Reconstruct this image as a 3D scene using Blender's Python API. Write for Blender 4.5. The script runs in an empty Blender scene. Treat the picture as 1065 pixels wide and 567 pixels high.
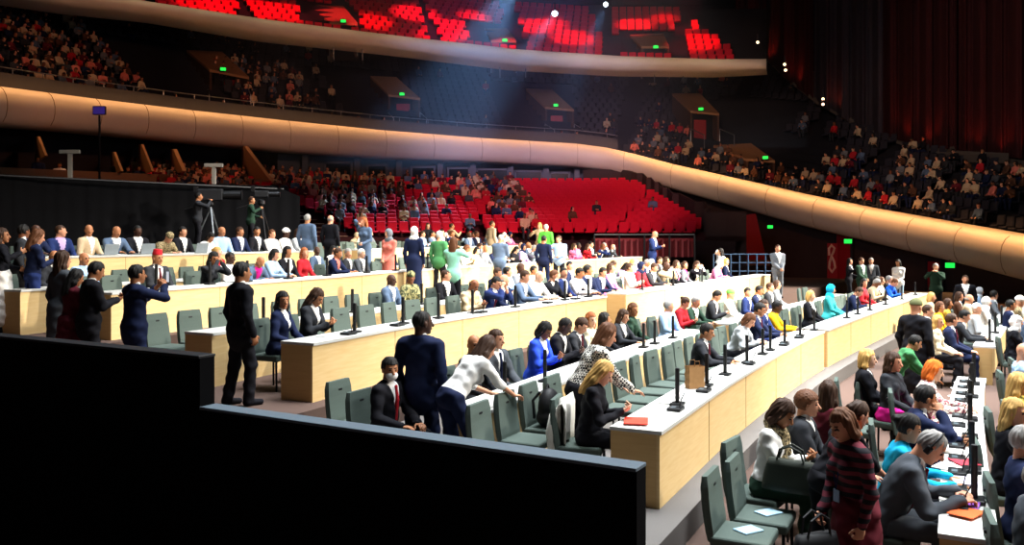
import bpy, bmesh, math, random
import numpy as np
from mathutils import Vector, Matrix
R = math.radians
rnd = random.Random(11)
F, CX, HY, CZ = 900.0, 532.5, 245.0, 2.9      # focal length in pixels, picture centre, horizon row, eye height
COL = bpy.context.scene.collection

def on_plane(px, py, rel):
    y = -rel * F / (py - HY)
    return ((px - CX) / F * y, y, CZ + rel)

def at_depth(px, py, y):
    return ((px - CX) / F * y, y, CZ - (py - HY) / F * y)

# ------------------------------------------------------------------ materials
def lin(h):
    h = h.lstrip('#')
    c = [int(h[i:i + 2], 16) / 255 for i in (0, 2, 4)]
    return tuple(x / 12.92 if x <= 0.04045 else ((x + 0.055) / 1.055) ** 2.4 for x in c) + (1,)

MATS = {}
def mat(name, col, rough=0.7, var=0.12, scale=25.0, metal=0.0, spec=0.3, stretch=None, bump=0.0):
    if name in MATS:
        return MATS[name]
    m = bpy.data.materials.new(name); m.use_nodes = True
    nt = m.node_tree; N = nt.nodes; b = N['Principled BSDF']
    c = lin(col) if isinstance(col, str) else col
    b.inputs['Roughness'].default_value = rough
    b.inputs['Metallic'].default_value = metal
    b.inputs['Specular IOR Level'].default_value = spec
    tc = N.new('ShaderNodeTexCoord'); mp = N.new('ShaderNodeMapping')
    if stretch: mp.inputs['Scale'].default_value = stretch
    nz = N.new('ShaderNodeTexNoise'); nz.inputs['Scale'].default_value = scale; nz.inputs['Detail'].default_value = 3
    mx = N.new('ShaderNodeMix'); mx.data_type = 'RGBA'
    mx.inputs[6].default_value = tuple(x * (1 - var) for x in c[:3]) + (1,)
    mx.inputs[7].default_value = tuple(min(1, x * (1 + var)) for x in c[:3]) + (1,)
    L = nt.links.new
    L(tc.outputs['Object'], mp.inputs['Vector']); L(mp.outputs[0], nz.inputs['Vector'])
    L(nz.outputs['Fac'], mx.inputs[0]); L(mx.outputs[2], b.inputs['Base Color'])
    if bump:
        bp = N.new('ShaderNodeBump'); bp.inputs['Strength'].default_value = bump
        L(nz.outputs['Fac'], bp.inputs['Height']); L(bp.outputs[0], b.inputs['Normal'])
    MATS[name] = m
    return m

def emit(name, col, strength):
    if name in MATS: return MATS[name]
    m = bpy.data.materials.new(name); m.use_nodes = True
    b = m.node_tree.nodes['Principled BSDF']
    b.inputs['Base Color'].default_value = lin(col)
    b.inputs['Emission Color'].default_value = lin(col); b.inputs['Emission Strength'].default_value = strength
    MATS[name] = m
    return m

def two_tone(name, c1, c2, tex, rough=0.8, scale=8.0, stretch=(1, 1, 1)):
    if name in MATS: return MATS[name]
    m = bpy.data.materials.new(name); m.use_nodes = True
    nt = m.node_tree; N = nt.nodes; b = N['Principled BSDF']; L = nt.links.new
    b.inputs['Roughness'].default_value = rough; b.inputs['Specular IOR Level'].default_value = 0.2
    tc = N.new('ShaderNodeTexCoord'); mp = N.new('ShaderNodeMapping'); mp.inputs['Scale'].default_value = stretch
    L(tc.outputs['Object'], mp.inputs['Vector'])
    if tex == 'checker':
        t = N.new('ShaderNodeTexChecker'); t.inputs['Scale'].default_value = scale
        t.inputs['Color1'].default_value = lin(c1); t.inputs['Color2'].default_value = lin(c2)
        L(mp.outputs[0], t.inputs['Vector']); L(t.outputs['Color'], b.inputs['Base Color'])
    else:
        t = N.new('ShaderNodeTexWave' if tex == 'wave' else 'ShaderNodeTexNoise'); t.inputs['Scale'].default_value = scale
        if tex == 'wave':
            t.bands_direction = 'Z'; t.inputs['Distortion'].default_value = 1.5
        r = N.new('ShaderNodeValToRGB'); r.color_ramp.elements[0].color = lin(c1); r.color_ramp.elements[1].color = lin(c2)
        r.color_ramp.elements[0].position = 0.44; r.color_ramp.elements[1].position = 0.56
        L(mp.outputs[0], t.inputs['Vector']); L(t.outputs['Fac'], r.inputs[0]); L(r.outputs[0], b.inputs['Base Color'])
    MATS[name] = m
    return m

# ------------------------------------------------------------------ mesh helpers
class MB:
    """collects simple shapes; build() links them as ONE mesh object"""
    def __init__(s): s.v = []; s.f = []; s.m = []
    def add(s, vs, fs, mi=0):
        o = len(s.v); s.v += [tuple(v) for v in vs]
        for f in fs: s.f.append(tuple(o + i for i in f)); s.m.append(mi)
        return s
    def box(s, c, d, rz=0.0, mi=0, M=None):
        x, y, z = d[0] / 2, d[1] / 2, d[2] / 2
        vs = [Vector((a * x, b * y, e * z)) for e in (-1, 1) for b in (-1, 1) for a in (-1, 1)]
        T = Matrix.Translation(c) @ Matrix.Rotation(rz, 4, 'Z') if M is None else M
        return s.add([T @ v for v in vs], [(0, 2, 3, 1), (4, 5, 7, 6), (0, 1, 5, 4), (2, 6, 7, 3), (0, 4, 6, 2), (1, 3, 7, 5)], mi)
    def rbox(s, d, M=Matrix.Identity(4), r=0.01, seg=2, mi=0):
        bm = bmesh.new(); bmesh.ops.create_cube(bm, size=1, matrix=Matrix.Diagonal((d[0], d[1], d[2], 1)))
        bmesh.ops.bevel(bm, geom=bm.edges[:], offset=r, segments=seg, affect='EDGES', profile=0.5)
        bm.verts.index_update()
        s.add([M @ v.co for v in bm.verts], [[v.index for v in f.verts] for f in bm.faces], mi); bm.free()
        return s
    def tube(s, pts, r, n=8, mi=0, caps=True):
        pts = [Vector(p) for p in pts]; rs = r if isinstance(r, (list, tuple)) else [r] * len(pts)
        rings = []; o = len(s.v); u = None
        for i, p in enumerate(pts):
            t = (pts[min(i + 1, len(pts) - 1)] - pts[max(i - 1, 0)]).normalized()
            if u is None: u = t.orthogonal().normalized()
            u = (u - t * u.dot(t)).normalized(); w = t.cross(u)
            s.v += [tuple(p + (u * math.cos(a) + w * math.sin(a)) * rs[i]) for a in (2 * math.pi * k / n for k in range(n))]
        for i in range(len(pts) - 1):
            for k in range(n):
                a = o + i * n + k; b = o + i * n + (k + 1) % n
                s.f.append((a, b, b + n, a + n)); s.m.append(mi)
        if caps:
            s.f.append(tuple(o + k for k in reversed(range(n)))); s.m.append(mi)
            s.f.append(tuple(o + (len(pts) - 1) * n + k for k in range(n))); s.m.append(mi)
        return s
    def lathe(s, prof, c=(0, 0, 0), n=16, mi=0):
        o = len(s.v)
        for (r, z) in prof:
            s.v += [(c[0] + r * math.cos(2 * math.pi * k / n), c[1] + r * math.sin(2 * math.pi * k / n), c[2] + z) for k in range(n)]
        for i in range(len(prof) - 1):
            for k in range(n):
                a = o + i * n + k; b = o + i * n + (k + 1) % n
                s.f.append((a, b, b + n, a + n)); s.m.append(mi)
        s.f.append(tuple(o + k for k in reversed(range(n)))); s.m.append(mi)
        s.f.append(tuple(o + (len(prof) - 1) * n + k for k in range(n))); s.m.append(mi)
        return s
    def prism(s, poly, z0, z1, mi=0):
        n = len(poly)
        vs = [(p[0], p[1], z0) for p in poly] + [(p[0], p[1], z1) for p in poly]
        fs = [tuple(reversed(range(n))), tuple(range(n, 2 * n))] + [(i, (i + 1) % n, n + (i + 1) % n, n + i) for i in range(n)]
        return s.add(vs, fs, mi)
    def strip(s, rows, mi=0, flip=False):
        o = len(s.v); n = len(rows[0])
        for r in rows: s.v += [tuple(p) for p in r]
        for i in range(len(rows) - 1):
            for k in range(n - 1):
                a = o + i * n + k
                f = (a, a + 1, a + n + 1, a + n)
                s.f.append(tuple(reversed(f)) if flip else f); s.m.append(mi)
        return s
    def mesh(s, name, mats, smooth=False):
        me = bpy.data.meshes.new(name); me.from_pydata(s.v, [], s.f)
        for m in mats: me.materials.append(m)
        me.polygons.foreach_set('material_index', s.m)
        if smooth: me.polygons.foreach_set('use_smooth', [True] * len(s.f))
        if len(s.v) < 60000:
            bm = bmesh.new(); bm.from_mesh(me); bmesh.ops.remove_doubles(bm, verts=bm.verts[:], dist=1e-5); bm.to_mesh(me); bm.free()
        me.update(); return me
    def build(s, name, mats, parent=None, smooth=False):
        if not isinstance(mats, (list, tuple)): mats = [mats]
        return link(name, s.mesh(name, mats, smooth), parent)

def link(name, me, parent=None):
    o = bpy.data.objects.new(name, me); COL.objects.link(o)
    if parent: o.parent = parent
    return o

def tag(o, label=None, cat=None, group=None, kind=None):
    if label: o['label'] = label
    if cat: o['category'] = cat
    if group: o['group'] = group
    if kind: o['kind'] = kind
    return o

def empty(name, loc=(0, 0, 0), rz=0.0):
    o = bpy.data.objects.new(name, None); COL.objects.link(o)
    o.location = loc; o.rotation_euler = (0, 0, rz); o.empty_display_size = 0.1
    return o

def copy_tree(o, parent=None):
    c = o.copy(); COL.objects.link(c)
    if parent: c.parent = parent
    for ch in o.children: copy_tree(ch, c)
    return c

ORD = ('zeroth first second third fourth fifth sixth seventh eighth ninth tenth eleventh twelfth thirteenth fourteenth fifteenth sixteenth '
       'seventeenth eighteenth nineteenth twentieth').split()
def nth(i):
    if i <= 20: return ORD[i]
    t, u = divmod(i, 10); T = {2: 'twent', 3: 'thirt', 4: 'fort', 5: 'fift', 6: 'sixt'}[t]
    return T + 'ieth' if u == 0 else T + 'y-' + ORD[u]

# ------------------------------------------------------------------ rounded figures from distance fields
def nets(g, o, h, lab=None):
    neg = g < 0
    c = np.zeros(tuple(n - 1 for n in g.shape), np.int8)
    X, Y, Z = c.shape
    offs = [(a, b, e) for a in (0, 1) for b in (0, 1) for e in (0, 1)]
    for a, b, e in offs: c += neg[a:a + X, b:b + Y, e:e + Z]
    idx = np.argwhere((c > 0) & (c < 8))
    if len(idx) == 0: return np.zeros((0, 3)), np.zeros((0, 4), int), np.zeros(0, int)
    cv = {q: g[idx[:, 0] + q[0], idx[:, 1] + q[1], idx[:, 2] + q[2]] for q in offs}
    pos = np.zeros((len(idx), 3)); cnt = np.zeros(len(idx))
    for q in offs:
        for ax in range(3):
            if q[ax]: continue
            q2 = list(q); q2[ax] = 1; q2 = tuple(q2)
            a, b = cv[q], cv[q2]; x = (a < 0) != (b < 0)
            t = np.where(x, a / np.where(x, a - b, 1), 0)
            p = np.tile(np.array(q, float), (len(idx), 1)); p[:, ax] += t
            pos[x] += p[x]; cnt += x
    v = (idx + pos / cnt[:, None]) * h + o
    vid = np.full(c.shape, -1, np.int64); vid[idx[:, 0], idx[:, 1], idx[:, 2]] = np.arange(len(idx))
    quads = []
    for ax in range(3):
        u, w = [(1, 2), (2, 0), (0, 1)][ax]
        s0 = [slice(None)] * 3; s1 = [slice(None)] * 3
        s0[ax] = slice(0, -1); s1[ax] = slice(1, None)
        ch = np.argwhere(neg[tuple(s0)] != neg[tuple(s1)])
        ch = ch[(ch[:, u] > 0) & (ch[:, w] > 0) & (ch[:, u] < c.shape[u]) & (ch[:, w] < c.shape[w])]
        if not len(ch): continue
        def cell(du, dw):
            q = ch.copy(); q[:, u] += du; q[:, w] += dw
            return vid[q[:, 0], q[:, 1], q[:, 2]]
        Q = np.stack([cell(-1, -1), cell(0, -1), cell(0, 0), cell(-1, 0)], 1)
        fl = ~neg[ch[:, 0], ch[:, 1], ch[:, 2]]
        Q[fl] = Q[fl][:, ::-1]
        quads.append(Q)
    Q = np.concatenate(quads); Q = Q[(Q >= 0).all(1)]
    fl = np.zeros(len(Q), int)
    if lab is not None:
        i0 = idx[Q[:, 0]]; i1 = idx[Q[:, 2]]; i = (i0 + i1 + 1) // 2
        fl = lab[i[:, 0], i[:, 1], i[:, 2]].astype(int)
    return v, Q, fl

def np_mesh(name, v, q, fl, mats, smooth=True):
    me = bpy.data.meshes.new(name)
    n = len(q); k = q.shape[1]
    me.vertices.add(len(v)); me.vertices.foreach_set('co', np.ascontiguousarray(v, np.float32).ravel())
    me.loops.add(n * k); me.loops.foreach_set('vertex_index', np.ascontiguousarray(q, np.int32).ravel())
    me.polygons.add(n); me.polygons.foreach_set('loop_start', np.arange(0, n * k, k, dtype=np.int32))
    for m in mats: me.materials.append(m)
    me.polygons.foreach_set('material_index', np.ascontiguousarray(fl, np.int32))
    me.polygons.foreach_set('use_smooth', np.full(n, smooth, bool))
    me.update(calc_edges=True); me.validate()
    return me

class Field:
    """list of (bounding points, pad, distance function, label, blend)"""
    def __init__(s): s.p = []; s.cut = []; s.post = None
    def cone(s, a, b, ra, rb=None, lab=0, k=0.02):
        a = np.array(a, float); b = np.array(b, float); rb = ra if rb is None else rb
        ab = b - a; L2 = max(ab @ ab, 1e-9)
        def d(P):
            q = P - a; t = np.clip((q @ ab) / L2, 0, 1)
            return np.linalg.norm(q - t[..., None] * ab, axis=-1) - (ra + (rb - ra) * t)
        s.p.append((np.minimum(a - ra, b - rb), np.maximum(a + ra, b + rb), d, lab, k)); return s
    def ell(s, c, r, Rm=None, lab=0, k=0.02):
        c = np.array(c, float); r = np.array(r, float); Rm = np.eye(3) if Rm is None else Rm
        def d(P):
            q = (P - c) @ Rm
            k0 = np.linalg.norm(q / r, axis=-1); k1 = np.linalg.norm(q / r ** 2, axis=-1)
            return k0 * (k0 - 1) / np.maximum(k1, 1e-6)
        e = np.abs(Rm) @ r
        s.p.append((c - e, c + e, d, lab, k)); return s
    def fn(s, lo, hi, d, lab=0, k=0.01):
        s.p.append((np.array(lo, float), np.array(hi, float), d, lab, k)); return s
    def carve(s, d): s.cut.append(d); return s
    def mesh(s, h, paint=None):
        lo = np.min([p[0] for p in s.p], 0) - 2.5 * h; hi = np.max([p[1] for p in s.p], 0) + 2.5 * h
        n = np.ceil((hi - lo) / h).astype(int) + 1
        g = np.full(n, 0.2, np.float32); lb = np.zeros(n, np.uint8); base = np.full(n, 0.2, np.float32)
        ax = [lo[i] + h * np.arange(n[i]) for i in range(3)]
        for a, b, d, lab, k in s.p:
            pad = k + 2.5 * h
            i0 = np.maximum(np.floor((a - pad - lo) / h).astype(int), 0); i1 = np.minimum(np.ceil((b + pad - lo) / h).astype(int) + 1, n)
            sl = tuple(slice(i0[i], i1[i]) for i in range(3))
            P = np.stack(np.meshgrid(*[ax[i][sl[i]] for i in range(3)], indexing='ij'), -1)
            dd = d(P).astype(np.float32); cur = g[sl]
            hh = np.maximum(k - np.abs(cur - dd), 0) / k if k > 0 else 0
            lb[sl] = np.where(dd < base[sl], lab, lb[sl]); base[sl] = np.minimum(base[sl], dd)
            g[sl] = np.minimum(cur, dd) - hh * hh * k / 4
        if s.cut or s.post:
            P = np.stack(np.meshgrid(*ax, indexing='ij'), -1).astype(np.float32)
            if s.post: g = s.post(P, g).astype(np.float32)
            for d in s.cut: g = np.maximum(g, -d(P).astype(np.float32))
        if paint is not None:
            P = np.stack(np.meshgrid(*ax, indexing='ij'), -1); lb = paint(P, lb)
        return nets(g, lo, h, lb)
# ------------------------------------------------------------------ people
def rx(a): c, s = math.cos(a), math.sin(a); return np.array([[1, 0, 0], [0, c, -s], [0, s, c]])
def ry(a): c, s = math.cos(a), math.sin(a); return np.array([[c, 0, s], [0, 1, 0], [-s, 0, c]])
def rz_(a): c, s = math.cos(a), math.sin(a); return np.array([[c, -s, 0], [s, c, 0], [0, 0, 1]])
def unit(v): v = np.array(v, float); return v / max(np.linalg.norm(v), 1e-9)

# name: (seated, lean, twist, head yaw, head pitch, right hand, left hand, palm hint, curl, stride)
# hands: 'hang' or a point in the body's own frame (x to its right, y ahead, z up)
POSES = {
    'sit_lap':    (1, 4, 0, 0, 5, (.10, .36, .66), (-.10, .36, .66), 'down', 25, 0),
    'sit_turn':   (1, 6, 8, 38, 4, (.14, .34, .67), (-.08, .38, .67), 'down', 25, 0),
    'sit_away':   (1, 4, -6, -38, 2, (.12, .34, .67), (-.12, .36, .66), 'down', 25, 0),
    'sit_desk':   (1, 12, 0, 0, 12, (.15, .50, .79), (-.13, .50, .79), 'down', 20, 0),
    'sit_write':  (1, 27, 0, 8, 24, (.10, .52, .79), (-.14, .50, .79), 'down', 40, 0),
    'sit_face':   (1, 20, 0, 10, 8, (.05, .40, 1.15), (-.05, .41, 1.13), 'in', 60, 0),
    'sit_chin':   (1, 14, 0, -18, 6, (.10, .30, 1.12), (-.12, .48, .79), 'in', 70, 0),
    'sit_phone':  (1, 10, 0, 0, 30, (.05, .36, .84), (-.05, .36, .83), 'up', 55, 0),
    'sit_fold':   (1, 0, 0, -12, 4, (-.08, .26, .86), (.08, .29, .82), 'in', 30, 0),
    'stand_hang': (0, 0, 0, 0, 4, 'hang', 'hang', 'in', 30, .05),
    'stand_turn': (0, 0, 6, 40, 4, 'hang', 'hang', 'in', 30, .03),
    'stand_away': (0, 2, -4, -40, 6, 'hang', 'hang', 'in', 30, .03),
    'stand_photo': (0, 2, 0, 4, 2, (.06, .36, 1.50), (-.05, .36, 1.49), 'in', 55, .02),
    'stand_look': (0, 4, 0, 0, 22, (.06, .33, 1.22), (-.06, .33, 1.20), 'up', 55, .02),
    'stand_clasp': (0, 0, 0, 10, 4, (.04, .22, .98), (-.04, .22, .98), 'in', 45, .02),
    'stand_talk': (0, 2, 5, 20, 0, (.24, .30, 1.36), (-.10, .28, 1.08), 'in', 30, .04),
    'stand_up':   (0, 0, 0, 0, -4, (.22, .16, 1.74), (-.22, .16, 1.74), 'in', 30, .03),
    'stand_ear':  (0, 2, 0, 20, 4, (.13, .13, 1.60), (-.10, .27, 1.05), 'in', 60, .02),
    'stand_lean': (0, 30, 0, 0, 10, (.16, .58, .86), (-.12, .55, .84), 'down', 20, .08),
    'stand_bend': (0, 46, 0, 0, 8, (.16, .66, .86), (-.12, .52, .9), 'down', 25, .06),
    'stand_bag':  (0, 8, 0, -8, 22, (.10, .24, .92), 'hang', 'in', 60, .06),
}

def ik(s, h, pole, a=.29, b=.265):
    s = np.array(s, float); h = np.array(h, float); v = h - s; L = np.linalg.norm(v)
    mx = (a + b) * .985
    if L > mx: h = s + v / L * mx; v = h - s; L = mx
    t = (a * a - b * b + L * L) / (2 * L); r = math.sqrt(max(a * a - t * t, 0)); u = v / L
    p = np.array(pole, float); p = unit(p - u * (p @ u))
    return s + u * t + p * r, h

WR = [(unit(k) * f, a, ph) for k, f, a, ph in [((.3, .2, 1), 44, .0042, .3), ((-.5, .4, .8), 52, .0036, 1.9), ((.8, -.3, .5), 38, .003, 4.0), ((.2, .9, .4), 61, .0022, 2.2), ((-.7, -.5, .9), 85, .0018, 5.1)]]
def wrinkles(P, g, amp=1.0):
    for k, a, ph in WR: g = g + a * amp * np.sin(P @ k.astype(np.float32) + ph)
    return g
def strands(P, g):
    a = np.arctan2(P[..., 0], P[..., 1] + .02)
    return g + .0028 * np.sin(a * 17 + 30 * P[..., 2]) + .0028 * np.sin(P[..., 0] * 95 + P[..., 1] * 40 + 25 * P[..., 2]) + .0022 * np.sin(P[..., 1] * 120 - P[..., 0] * 60)

class Body:
    def __init__(s, pose, fem):
        st, lean, tw, hy, hp, hr, hl, s.palm, s.curl, stride = POSES[pose]
        s.sit = bool(st); s.fem = fem
        z = .565 if st else .96
        s.pel = np.array([0, 0, z]); tw = R(tw)
        s.T = rz_(tw) @ rx(-R(lean)); s.tw = tw
        if not st and lean > 20: s.pel = np.array([0, -.16 * lean / 58, z - .01])
        s.H = rz_(tw - R(hy)) @ rx(-(R(lean) * .55 + R(hp)))
        s.hc = s.t(0, .0, .60) + s.H @ np.array([0, .02, .088])
        sw = .165 if fem else .185
        s.sh = {1: s.t(sw, -.005, .465), -1: s.t(-sw, -.005, .465)}
        s.el = {}; s.wr = {}
        for d, h in ((1, hr), (-1, hl)):
            if isinstance(h, str): h = s.sh[d] + np.array([d * .055, .05, -.535])
            pole = (d * .6, -.5, -.75) if st else (d * .5, -.75, -.4)
            s.el[d], s.wr[d] = ik(s.sh[d], h, pole)
        s.hip = {}; s.kn = {}; s.an = {}
        for d in (1, -1):
            s.hip[d] = s.pel + rz_(tw * .3) @ np.array([d * .09, 0, -.02])
            if st:
                s.kn[d] = np.array([d * (.10 if fem else .14), .43, .535]); s.an[d] = np.array([d * .11, .42 - .03 * d, .09])
            else:
                s.kn[d] = np.array([d * .10, .03 + d * stride, .51]); s.an[d] = np.array([d * .11, -.02 + d * stride * 1.6, .09])
    def t(s, x, y, z): return s.pel + s.T @ np.array([x, y, z])
    def torso(s, f, off, lab=0, hem=0.0, tuck=False):
        f.ell(s.t(0, 0, .36), np.array([.148 if s.fem else .162, .105, .19]) + off, s.T, lab, .05)
        f.cone(s.t(-.12, -.005, .46), s.t(.12, -.005, .46), .058 + off, lab=lab, k=.05)
        f.ell(s.t(0, .005, .16), np.array([.125 if s.fem else .145, .10, .18]) + off, s.T, lab, .05)
        if s.fem:
            for d in (1, -1): f.ell(s.t(d * .066, .078, .34), np.array([.062, .058, .065]) + off, s.T, lab, .03)
        if tuck: f.ell(s.t(0, .003, .05), np.array([.148, .108, .10]) + off, s.T, lab, .05); return
        f.ell(s.pel, np.array([.168, .12, .125]) + off, s.T, lab, .05)
        if hem: f.ell(s.t(0, 0, -hem * .45), np.array([.172, .125, .07 + hem]) + off, s.T, lab, .04)
    def arm(s, f, d, off, lab=0, short=False):
        g = .88 if s.fem else 1
        f.cone(s.sh[d], s.el[d], .053 * g + off, .043 * g + off * .8, lab, .03)
        w = s.wr[d] if not short else s.el[d] + (s.wr[d] - s.el[d]) * .12
        f.cone(s.el[d], w, .042 * g + off * .8, (.029 if not short else .042) * g + off * .8, lab, .02)
    def leg(s, f, d, off, lab=0):
        f.cone(s.hip[d], s.kn[d], .082 + off, .056 + off, lab, .03)
        if off > .01:
            f.cone(s.kn[d], s.an[d] + np.array([0, -.01, -.03]), .058 + off, .05 + off, lab, .03); return
        m = s.kn[d] + (s.an[d] - s.kn[d]) * .35 + np.array([0, -.015, 0])
        f.cone(s.kn[d], m, .054 + off, .054 + off, lab, .02); f.cone(m, s.an[d], .054 + off, .036 + off, lab, .02)
    def hand(s, f, d, lab=0):
        w = s.wr[d]; fd = unit(w - s.el[d])
        hint = {'down': (0, 0, -1), 'up': (0, -.4, 1), 'in': (-d, -.1, 0)}[s.palm]
        if s.palm == 'down': fd = unit(fd * np.array([1, 1, .3]))
        n = np.array(hint, float); n = unit(n - fd * (n @ fd)); sd = np.cross(fd, n)
        f.ell(w + fd * .05, (.04, .055, .017), np.stack([sd, fd, n], 1), lab, .02)
        c1 = R(s.curl)
        for i, L in enumerate((.058, .076, .084, .074) if d > 0 else (.074, .084, .076, .058)):
            b = w + fd * (.09 if i in (1, 2) else .084) + sd * (-.0315 + .021 * i)
            v = fd * math.cos(c1) + n * math.sin(c1); e = b + v * L * .5
            v2 = fd * math.cos(c1 * 2.1) + n * math.sin(c1 * 2.1); e2 = e + v2 * L * .5
            f.cone(b, e, .0095, .009, lab, .004); f.cone(e, e2, .009, .0075, lab, .004)
        b = w + fd * .028 + sd * d * .032; v = unit(sd * d * .75 + fd * .7 + n * .35); e = b + v * .04
        v2 = unit(sd * d * .25 + fd * .85 + n * .5)
        f.cone(b, e, .0125, .011, lab, .008); f.cone(e, e + v2 * .032, .0105, .0085, lab, .004)
    def head(s, f, labs=(0, 1, 2, 3), fine=True):
        c, H = s.hc, s.H
        q = lambda x, y, z: c + H @ np.array([x, y, z])
        L = labs[0]
        f.ell(q(0, -.012, .022), (.075, .094, .098), H, L, .02)
        f.ell(q(0, .026, -.04), (.058 if not s.fem else .054, .066, .078), H, L, .03)
        f.cone(q(0, -.03, -.05), s.t(0, -.012, .50), .054 if not s.fem else .046, .058, L, .025)
        f.ell(q(0, .064, -.098), (.026, .024, .02), H, L, .02)
        f.cone(q(0, .088, .008), q(0, .108, -.026), .009, .0145, L, .01)
        for d in (1, -1):
            f.ell(q(d * .077, -.008, -.012), (.011, .02, .032), H, L, .006)
            if fine:
                f.cone(q(d * .018, .083, .032), q(d * .047, .073, .031), .0055, .0045, labs[3], .006)
                f.ell(q(d * .031, .078, .009), (.012, .010, .0052), H, labs[1], .002)
        if fine: f.ell(q(0, .0905, -.06), (.024, .009, .0075), H, labs[2], .003)

def hair_field(style, f, B=None, lab=0):
    """hair or headwear in the head's own frame (B None) or placed on a body"""
    c, H = (np.zeros(3), np.eye(3)) if B is None else (B.hc, B.H)
    q = lambda x, y, z: c + H @ np.array([x, y, z])
    inv = lambda P: (P - c) @ H
    cuts = []
    if style in ('short', 'crop', 'long', 'bob', 'bun', 'curly', 'tail'):
        r = {'crop': (.079, .099, .103), 'curly': (.106, .112, .112)}.get(style, (.085, .104, .110))
        f.ell(q(0, -.02, .028), r, H, lab, .02)
        if style in ('long', 'bob'):
            e = -.30 if style == 'long' else -.13
            for d in (1, -1):
                f.cone(q(d * .068, -.02, .03), q(d * .078, -.03, -.10), .03, .032, lab, .03)
                f.cone(q(d * .078, -.03, -.10), q(d * .07, -.045, e + .03), .032, .026, lab, .03)
            f.ell(q(0, -.085, (e + .06) / 2), (.082, .042, abs(e) * .55 + .05), H, lab, .03)
        if style == 'bun': f.ell(q(0, -.128, .045), (.042, .04, .04), H, lab, .02)
        if style == 'tail': f.cone(q(0, -.12, .03), q(0, -.13, -.22), .032, .018, lab, .02)
        front = .036 if style in ('long', 'bob') else .03
        cuts.append(lambda P: np.maximum(front - inv(P)[..., 1], inv(P)[..., 2] - .062))
        if style not in ('long', 'bob'):
            cuts.append(lambda P: np.maximum(-.004 - inv(P)[..., 1], inv(P)[..., 2] - .01))
            if style != 'tail': cuts.append(lambda P: inv(P)[..., 2] + .06)
    elif style == 'fringe':
        f.ell(q(0, -.022, -.005), (.083, .092, .055), H, lab, .01)
        cuts.append(lambda P: -.002 - inv(P)[..., 1])
    elif style == 'hijab':
        f.ell(q(0, -.014, .014), (.093, .112, .124), H, lab, .03)
        f.ell(q(0, -.01, -.15), (.115, .105, .09), H, lab, .06)
        def face(P):
            p = (inv(P) - np.array([0, .115, -.012])) / np.array([.06, .075, .088]); return (np.linalg.norm(p, axis=-1) - 1) * .06
        cuts.append(face)
    elif style == 'turban':
        f.ell(q(0, -.015, .075), (.105, .118, .072), H, lab, .03); f.ell(q(0, -.02, .11), (.075, .085, .06), H, lab, .03)
        cuts.append(lambda P: np.maximum(.07 - inv(P)[..., 1], inv(P)[..., 2] - .06))
    elif style == 'beanie':
        f.ell(q(0, -.015, .045), (.088, .107, .105), H, lab, .03)
        cuts.append(lambda P: inv(P)[..., 2] - .028)
    elif style == 'fez':
        f.cone(q(0, -.012, .085), q(0, -.014, .16), .082, .07, lab, .01)
        cuts.append(lambda P: .166 - inv(P)[..., 2]); cuts.append(lambda P: inv(P)[..., 2] - .062)
    return cuts

def vee(B):
    def d(P):
        q = (P - B.pel) @ B.T
        return np.maximum(.02 - q[..., 1], np.abs(q[..., 0]) - (q[..., 2] - .17) * .27)
    return d

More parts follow.
